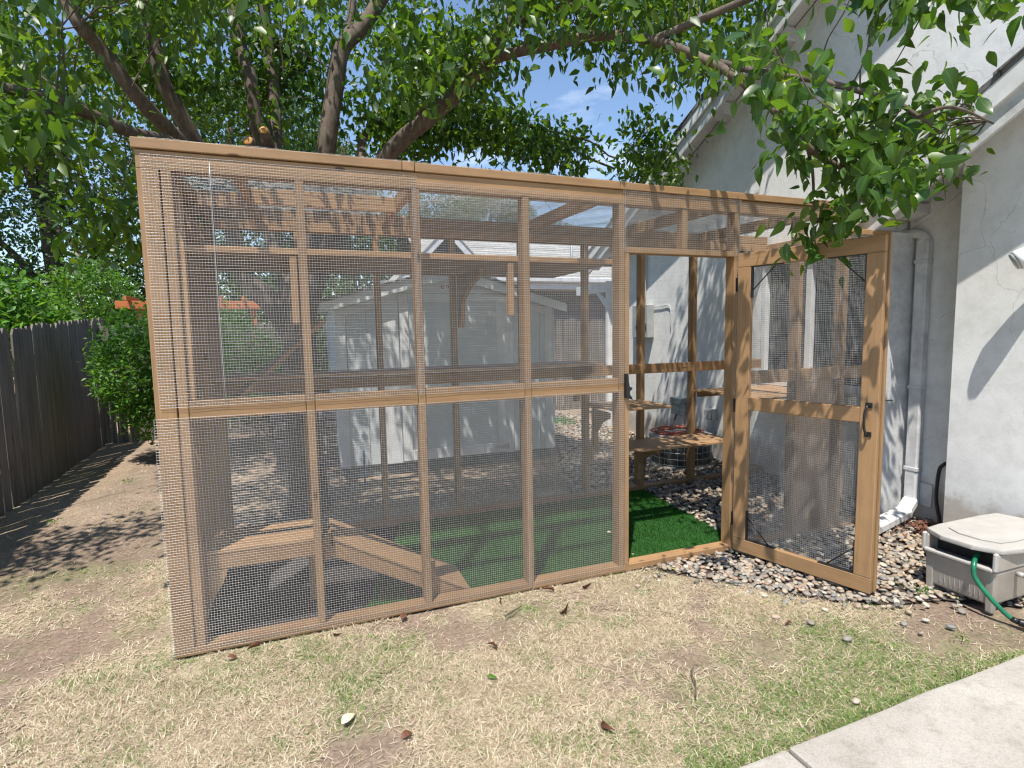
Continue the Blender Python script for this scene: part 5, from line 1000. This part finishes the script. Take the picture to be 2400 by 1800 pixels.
def twig(a, b, ra=.007, rb=.0022):
    a = np.array(a); b = np.array(b); L_ = np.linalg.norm(b-a); m_ = (a+b)/2 + rng.normal(0, .10, 3)*L_*.6 + np.array([0, 0, .06])*L_
    ps = [a, (a+m_)/2+rng.normal(0, .01, 3), m_, (m_+b)/2+rng.normal(0, .01, 3), b]; base = len(tw_v)
    for i, p in enumerate(ps):
        d = ps[min(i+1, 4)]-ps[max(i-1, 0)]; d = d/(np.linalg.norm(d)+1e-9); u = np.cross(d, [.3, .2, .93]); u /= np.linalg.norm(u)+1e-9; v = np.cross(d, u); r_ = ra+(rb-ra)*i/4
        for k in range(4): th = k*math.pi/2; tw_v.append(p+u*math.cos(th)*r_+v*math.sin(th)*r_)
    for i in range(4):
        for k in range(4): k2 = (k+1) % 4; tw_f.append((base+i*4+k, base+i*4+k2, base+i*4+4+k2, base+i*4+4+k))
for c_ in np.concatenate([A, Bc]):
    d_ = np.linalg.norm(segs-c_, axis=1); k = d_.argmin()
    if d_[k] < .8: twig(segs[k], c_, .0035+.003*d_[k])
    else: twig(c_-np.array([rng.normal(0, .15), rng.normal(0, .15), .25]), c_, .004)
me = npmesh('twigs', np.array(tw_v)-np.array(wpos(pt)), np.array(tw_f), np.full(len(tw_f), 4), M['bark'], None, True); link('twigs', me, pt)['kind'] = 'stuff'
def leaves(cl, per, rad, size):
    n = len(cl)*per; c = np.repeat(cl, per, axis=0); pos = c+rng.normal(0, 1, (n, 3))*np.array([rad, rad, rad*.75])
    return pos, rotmats(n, droop=(-.68, .58, 1.3)), rng.uniform(*size, n)
posA, rotA, szA = leaves(A, 56, .14, (.050, .108))
def leafcols(n, spread=1.0):
    t = rng.random(n); c = np.stack([.75+.75*t**3*1.3, .8+.55*t**2, .8+.2*t], 1)*rng.uniform(.75, 1.2, n)[:, None]; return c
me = scatter('leaves', LV4, LF4, posA-np.array(wpos(pt)), rotA, np.stack([szA, szA*rng.uniform(.9, 1.15, len(szA)), szA], 1), M['leaf'], leafcols(len(szA)), True); link('leaves', me, pt)['kind'] = 'stuff'
posB, rotB, szB = leaves(Bc, 19, .10, (.058, .128))
sz = szB/np.linalg.norm(posB-np.array([0, 0, 1.55]), axis=1); big = np.argsort(-sz)[:295]; rest = np.setdiff1d(np.arange(len(posB)), big)
me = scatter('leaves', LV, LF, posB[rest]-np.array(wpos(pt)), rotB[rest], np.tile(szB[rest][:, None], (1, 3)), M['leaf'], leafcols(len(rest)), True); link('leaves', me, pt)['kind'] = 'stuff'
lm_ = []
for q in range(6):
    v, f = leaf_template(7, .12+.07*q, .15+.16*q, .50+.02*q); v[:, 1] *= 1+.03*np.sin(np.arange(len(v))*2.1+q); v[:, 2] += .02*np.sin(v[:, 0]*14+q)*np.sign(v[:, 1])
    lm_.append(npmesh('leaf', v, [i for g_ in f for i in g_], [len(g_) for g_ in f], M['leaf_obj'], None, True))
wpt = wpos(pt)
for q, k in enumerate(big):
    o = bpy.data.objects.new('leaf', lm_[q % 6]); COL.objects.link(o); o.parent = pt; o.location = Vector(posB[k])-wpt; o.rotation_euler = Matrix(rotB[k].tolist()).to_euler(); s_ = float(szB[k]); o.scale = (s_, s_, s_)

# ================================================================== OTHER TREES AND SHRUBS
DV = np.array([(0, 0, 0), (.5, .24, .06), (1, 0, -.10), (.5, -.24, .06)]); DF = [(0, 1, 2), (0, 2, 3)]
def crown(par, name, blobs, n, size, mat, droop=(-.2, .7, .8), shell=.5, tv=DV, tf=DF, var=.35):
    p, d = rand_in_ellipsoids(blobs, n, shell); s_ = rng.uniform(.7, 1.25, n)*size
    cl = .72+.6*fbm(p[:, 0]*1.0+p[:, 2], p[:, 1]+p[:, 2]*1.3, 2.2, 3); t = rng.random(n)
    cc = np.stack([(.8+.7*t**3), (.9+.3*t), (.85+.1*t)], 1)*(cl*rng.uniform(1-var, 1+var, n))[:, None]
    me = scatter(name, tv, tf, p-np.array(wpos(par)), rotmats(n, droop=droop), np.tile(s_[:, None], (1, 3)), mat, cc); o = link(name, me, par); o['kind'] = 'stuff'; return o
def tree(name, label, base, h, r, blobs, n, size, mat, cat='tree', bark='bark2', group=None, limbs=5, **k):
    t = thing(name, label, cat, base, group); bx_, by_, bz_ = base
    tube('trunk', t, [base, (bx_+.05, by_, bz_+h*.35), (bx_-.05, by_+.05, bz_+h*.7), (bx_, by_, bz_+h)], [r, r*.85, r*.65, r*.3], M[bark], 10, .06)
    for q in range(limbs):
        b = blobs[q % len(blobs)]; st = bz_+h*(.35+.5*q/limbs); a_ = random.uniform(0, 6.28)
        e = Vector((b[0]+b[3]*.6*math.cos(a_), b[1]+b[4]*.6*math.sin(a_), b[2]+b[5]*.3)); s0 = Vector((bx_, by_, st)); mdl = (s0+e)/2+Vector((0, 0, .2))
        tube('limb', t, [s0, mdl, e], [r*.45, r*.3, r*.08], M[bark], 7, .05)
    crown(t, 'crown', blobs, n, size, mat, **k); return t
random.seed(21)
G = 'trees beyond the fences'
tree('evergreen_tree', 'tall dark leafy tree beyond the fence, farthest left', (-8.0, 13.5, 0), 6.0, .22, [(-8.0, 13.3, 4.2, 2.3, 1.4, 2.4), (-7.2, 12.6, 6.3, 2.0, 1.2, 1.6), (-9.6, 13, 2.2, 1.6, 1.2, 2.0)], 15000, .13, M['leaf_dark'], group=G)
tree('evergreen_tree', 'dark tree with bare crossing branches above the fence shrubs', (-5.0, 14.5, 0), 6.2, .24, [(-5.2, 14.4, 3.4, 1.7, 1.3, 1.5), (-4.4, 14.8, 5.6, 1.9, 1.3, 1.3), (-6.2, 14.2, 6.2, 1.2, 1.0, .9), (-3.4, 14.0, 2.4, 1.3, 1.1, 1.6)], 17000, .12, M['leaf_dark'], group=G)
tree('evergreen_tree', 'broad dark tree rising behind the arbour', (-1.6, 16.0, 0), 7.0, .28, [(-1.8, 16, 3.6, 2.4, 1.6, 2.6), (-1.0, 16, 6.6, 2.2, 1.6, 1.8)], 19000, .14, M['leaf_dark'], group=G)
tree('evergreen_tree', 'dense dark tree above the shed roof', (1.2, 17.0, 0), 7.0, .28, [(1.1, 17, 3.2, 2.2, 1.5, 2.4), (.6, 17.5, 6.0, 1.7, 1.4, 1.5)], 15000, .14, M['leaf_dark'], group=G)
tree('leafy_tree', 'mid green tree behind the gable of the neighbouring house', (3.0, 20.0, 0), 6.2, .2, [(2.8, 20, 4.6, 1.9, 1.4, 2.2), (4.6, 21, 5.6, 1.5, 1.2, 1.6)], 9000, .14, M['leaf_dark'], group=G, shell=.3)
tree('eucalyptus_tree', 'pale airy eucalyptus far behind the shingle roof', (9.0, 27.0, 0), 7.4, .25, [(7.3, 26, 7.2, 1.3, 1.2, 1.4), (8.8, 27, 8.4, 1.4, 1.2, 1.0), (10.3, 27, 7.5, 1.3, 1.2, 1.0), (12.0, 27, 6.8, 1.2, 1.0, .8), (13.8, 28, 6.7, 1.3, 1.2, .8)], 8500, .20, M['leaf_pale'], group=G, shell=.05, limbs=10)
tree('round_shrub', 'rounded yellow green shrub showing above the side fence', (-3.75, 12.2, 0), 1.8, .09, [(-3.7, 12.2, 2.25, .78, .7, .80), (-3.3, 12.4, 1.6, .7, .6, .8)], 9000, .07, M['leaf_shrub'], 'shrub', group=G)
tree('tall_shrub', 'bright leafy shrub leaning over the fence at the far left', (-4.5, 9.6, 0), 2.6, .08, [(-4.6, 9.6, 2.0, 1.1, .8, .9), (-4.0, 9.4, 1.9, .75, .6, .8), (-4.75, 9.6, 2.9, .55, .5, .75), (-3.55, 9.7, 1.6, .6, .5, .6)], 6500, .12, M['leaf_shrub'], 'shrub', group=G, tv=LV4, tf=LF4, droop=(-.5, .5, 1.0), shell=.35)
tree('creeper_shrub', 'yellow flecked bushy shrub along the far side of the fence', (-6.4, 11.5, 0), 2.6, .08, [(-6.2, 11.4, 2.2, 1.6, .8, 1.3), (-7.6, 11, 2.4, 1.4, .8, 1.5)], 8000, .10, M['leaf_shrub'], 'shrub', group=G, shell=.3)
tree('bush', 'rounded glossy green bush between the fence and the enclosure', (-1.62, 8.1, 0), 1.2, .06, [(-1.68, 8.05, 1.22, .82, .70, .82), (-1.3, 8.2, 1.15, .95, .7, .88), (-2.05, 7.95, 1.15, .45, .5, .6), (-1.6, 8.0, .60, .62, .5, .40)], 15000, .062, M['leaf_shrub'], 'shrub', tv=LV4, tf=LF4, droop=(-.1, .6, 1.2), shell=.62)
tree('low_bush', 'low dark green bush beneath the pear tree limbs', (-.55, 9.0, 0), .8, .05, [(-.45, 9.0, .8, .7, .6, .75), (.0, 9.2, 1.0, .5, .5, .8)], 5000, .08, M['leaf_dark'], 'shrub', shell=.5)
tree('hedge_shrub', 'dark green hedge shrub beyond the back fence, behind the bush', (-.9, 12.6, 0), 1.5, .06, [(-1.2, 12.6, 1.5, 1.3, .7, 1.35), (.4, 12.8, 1.6, 1.2, .7, 1.3)], 8000, .10, M['leaf_dark'], 'shrub', group=G, shell=.4)
tree('hedge_shrub', 'dark green hedge shrub beyond the fence, behind the orange arbour', (-3.6, 15.5, 0), 1.5, .06, [(-3.2, 15.2, 1.6, 1.6, .8, 1.6), (-.2, 15.4, 1.7, 2.0, .8, 1.7), (-6.5, 15.8, 1.7, 1.9, .8, 1.8)], 12000, .13, M['leaf_dark'], 'shrub', group=G, shell=.4)
# overhanging twig tip seen through the mesh above the shed
tw_v = []; tw_f = []
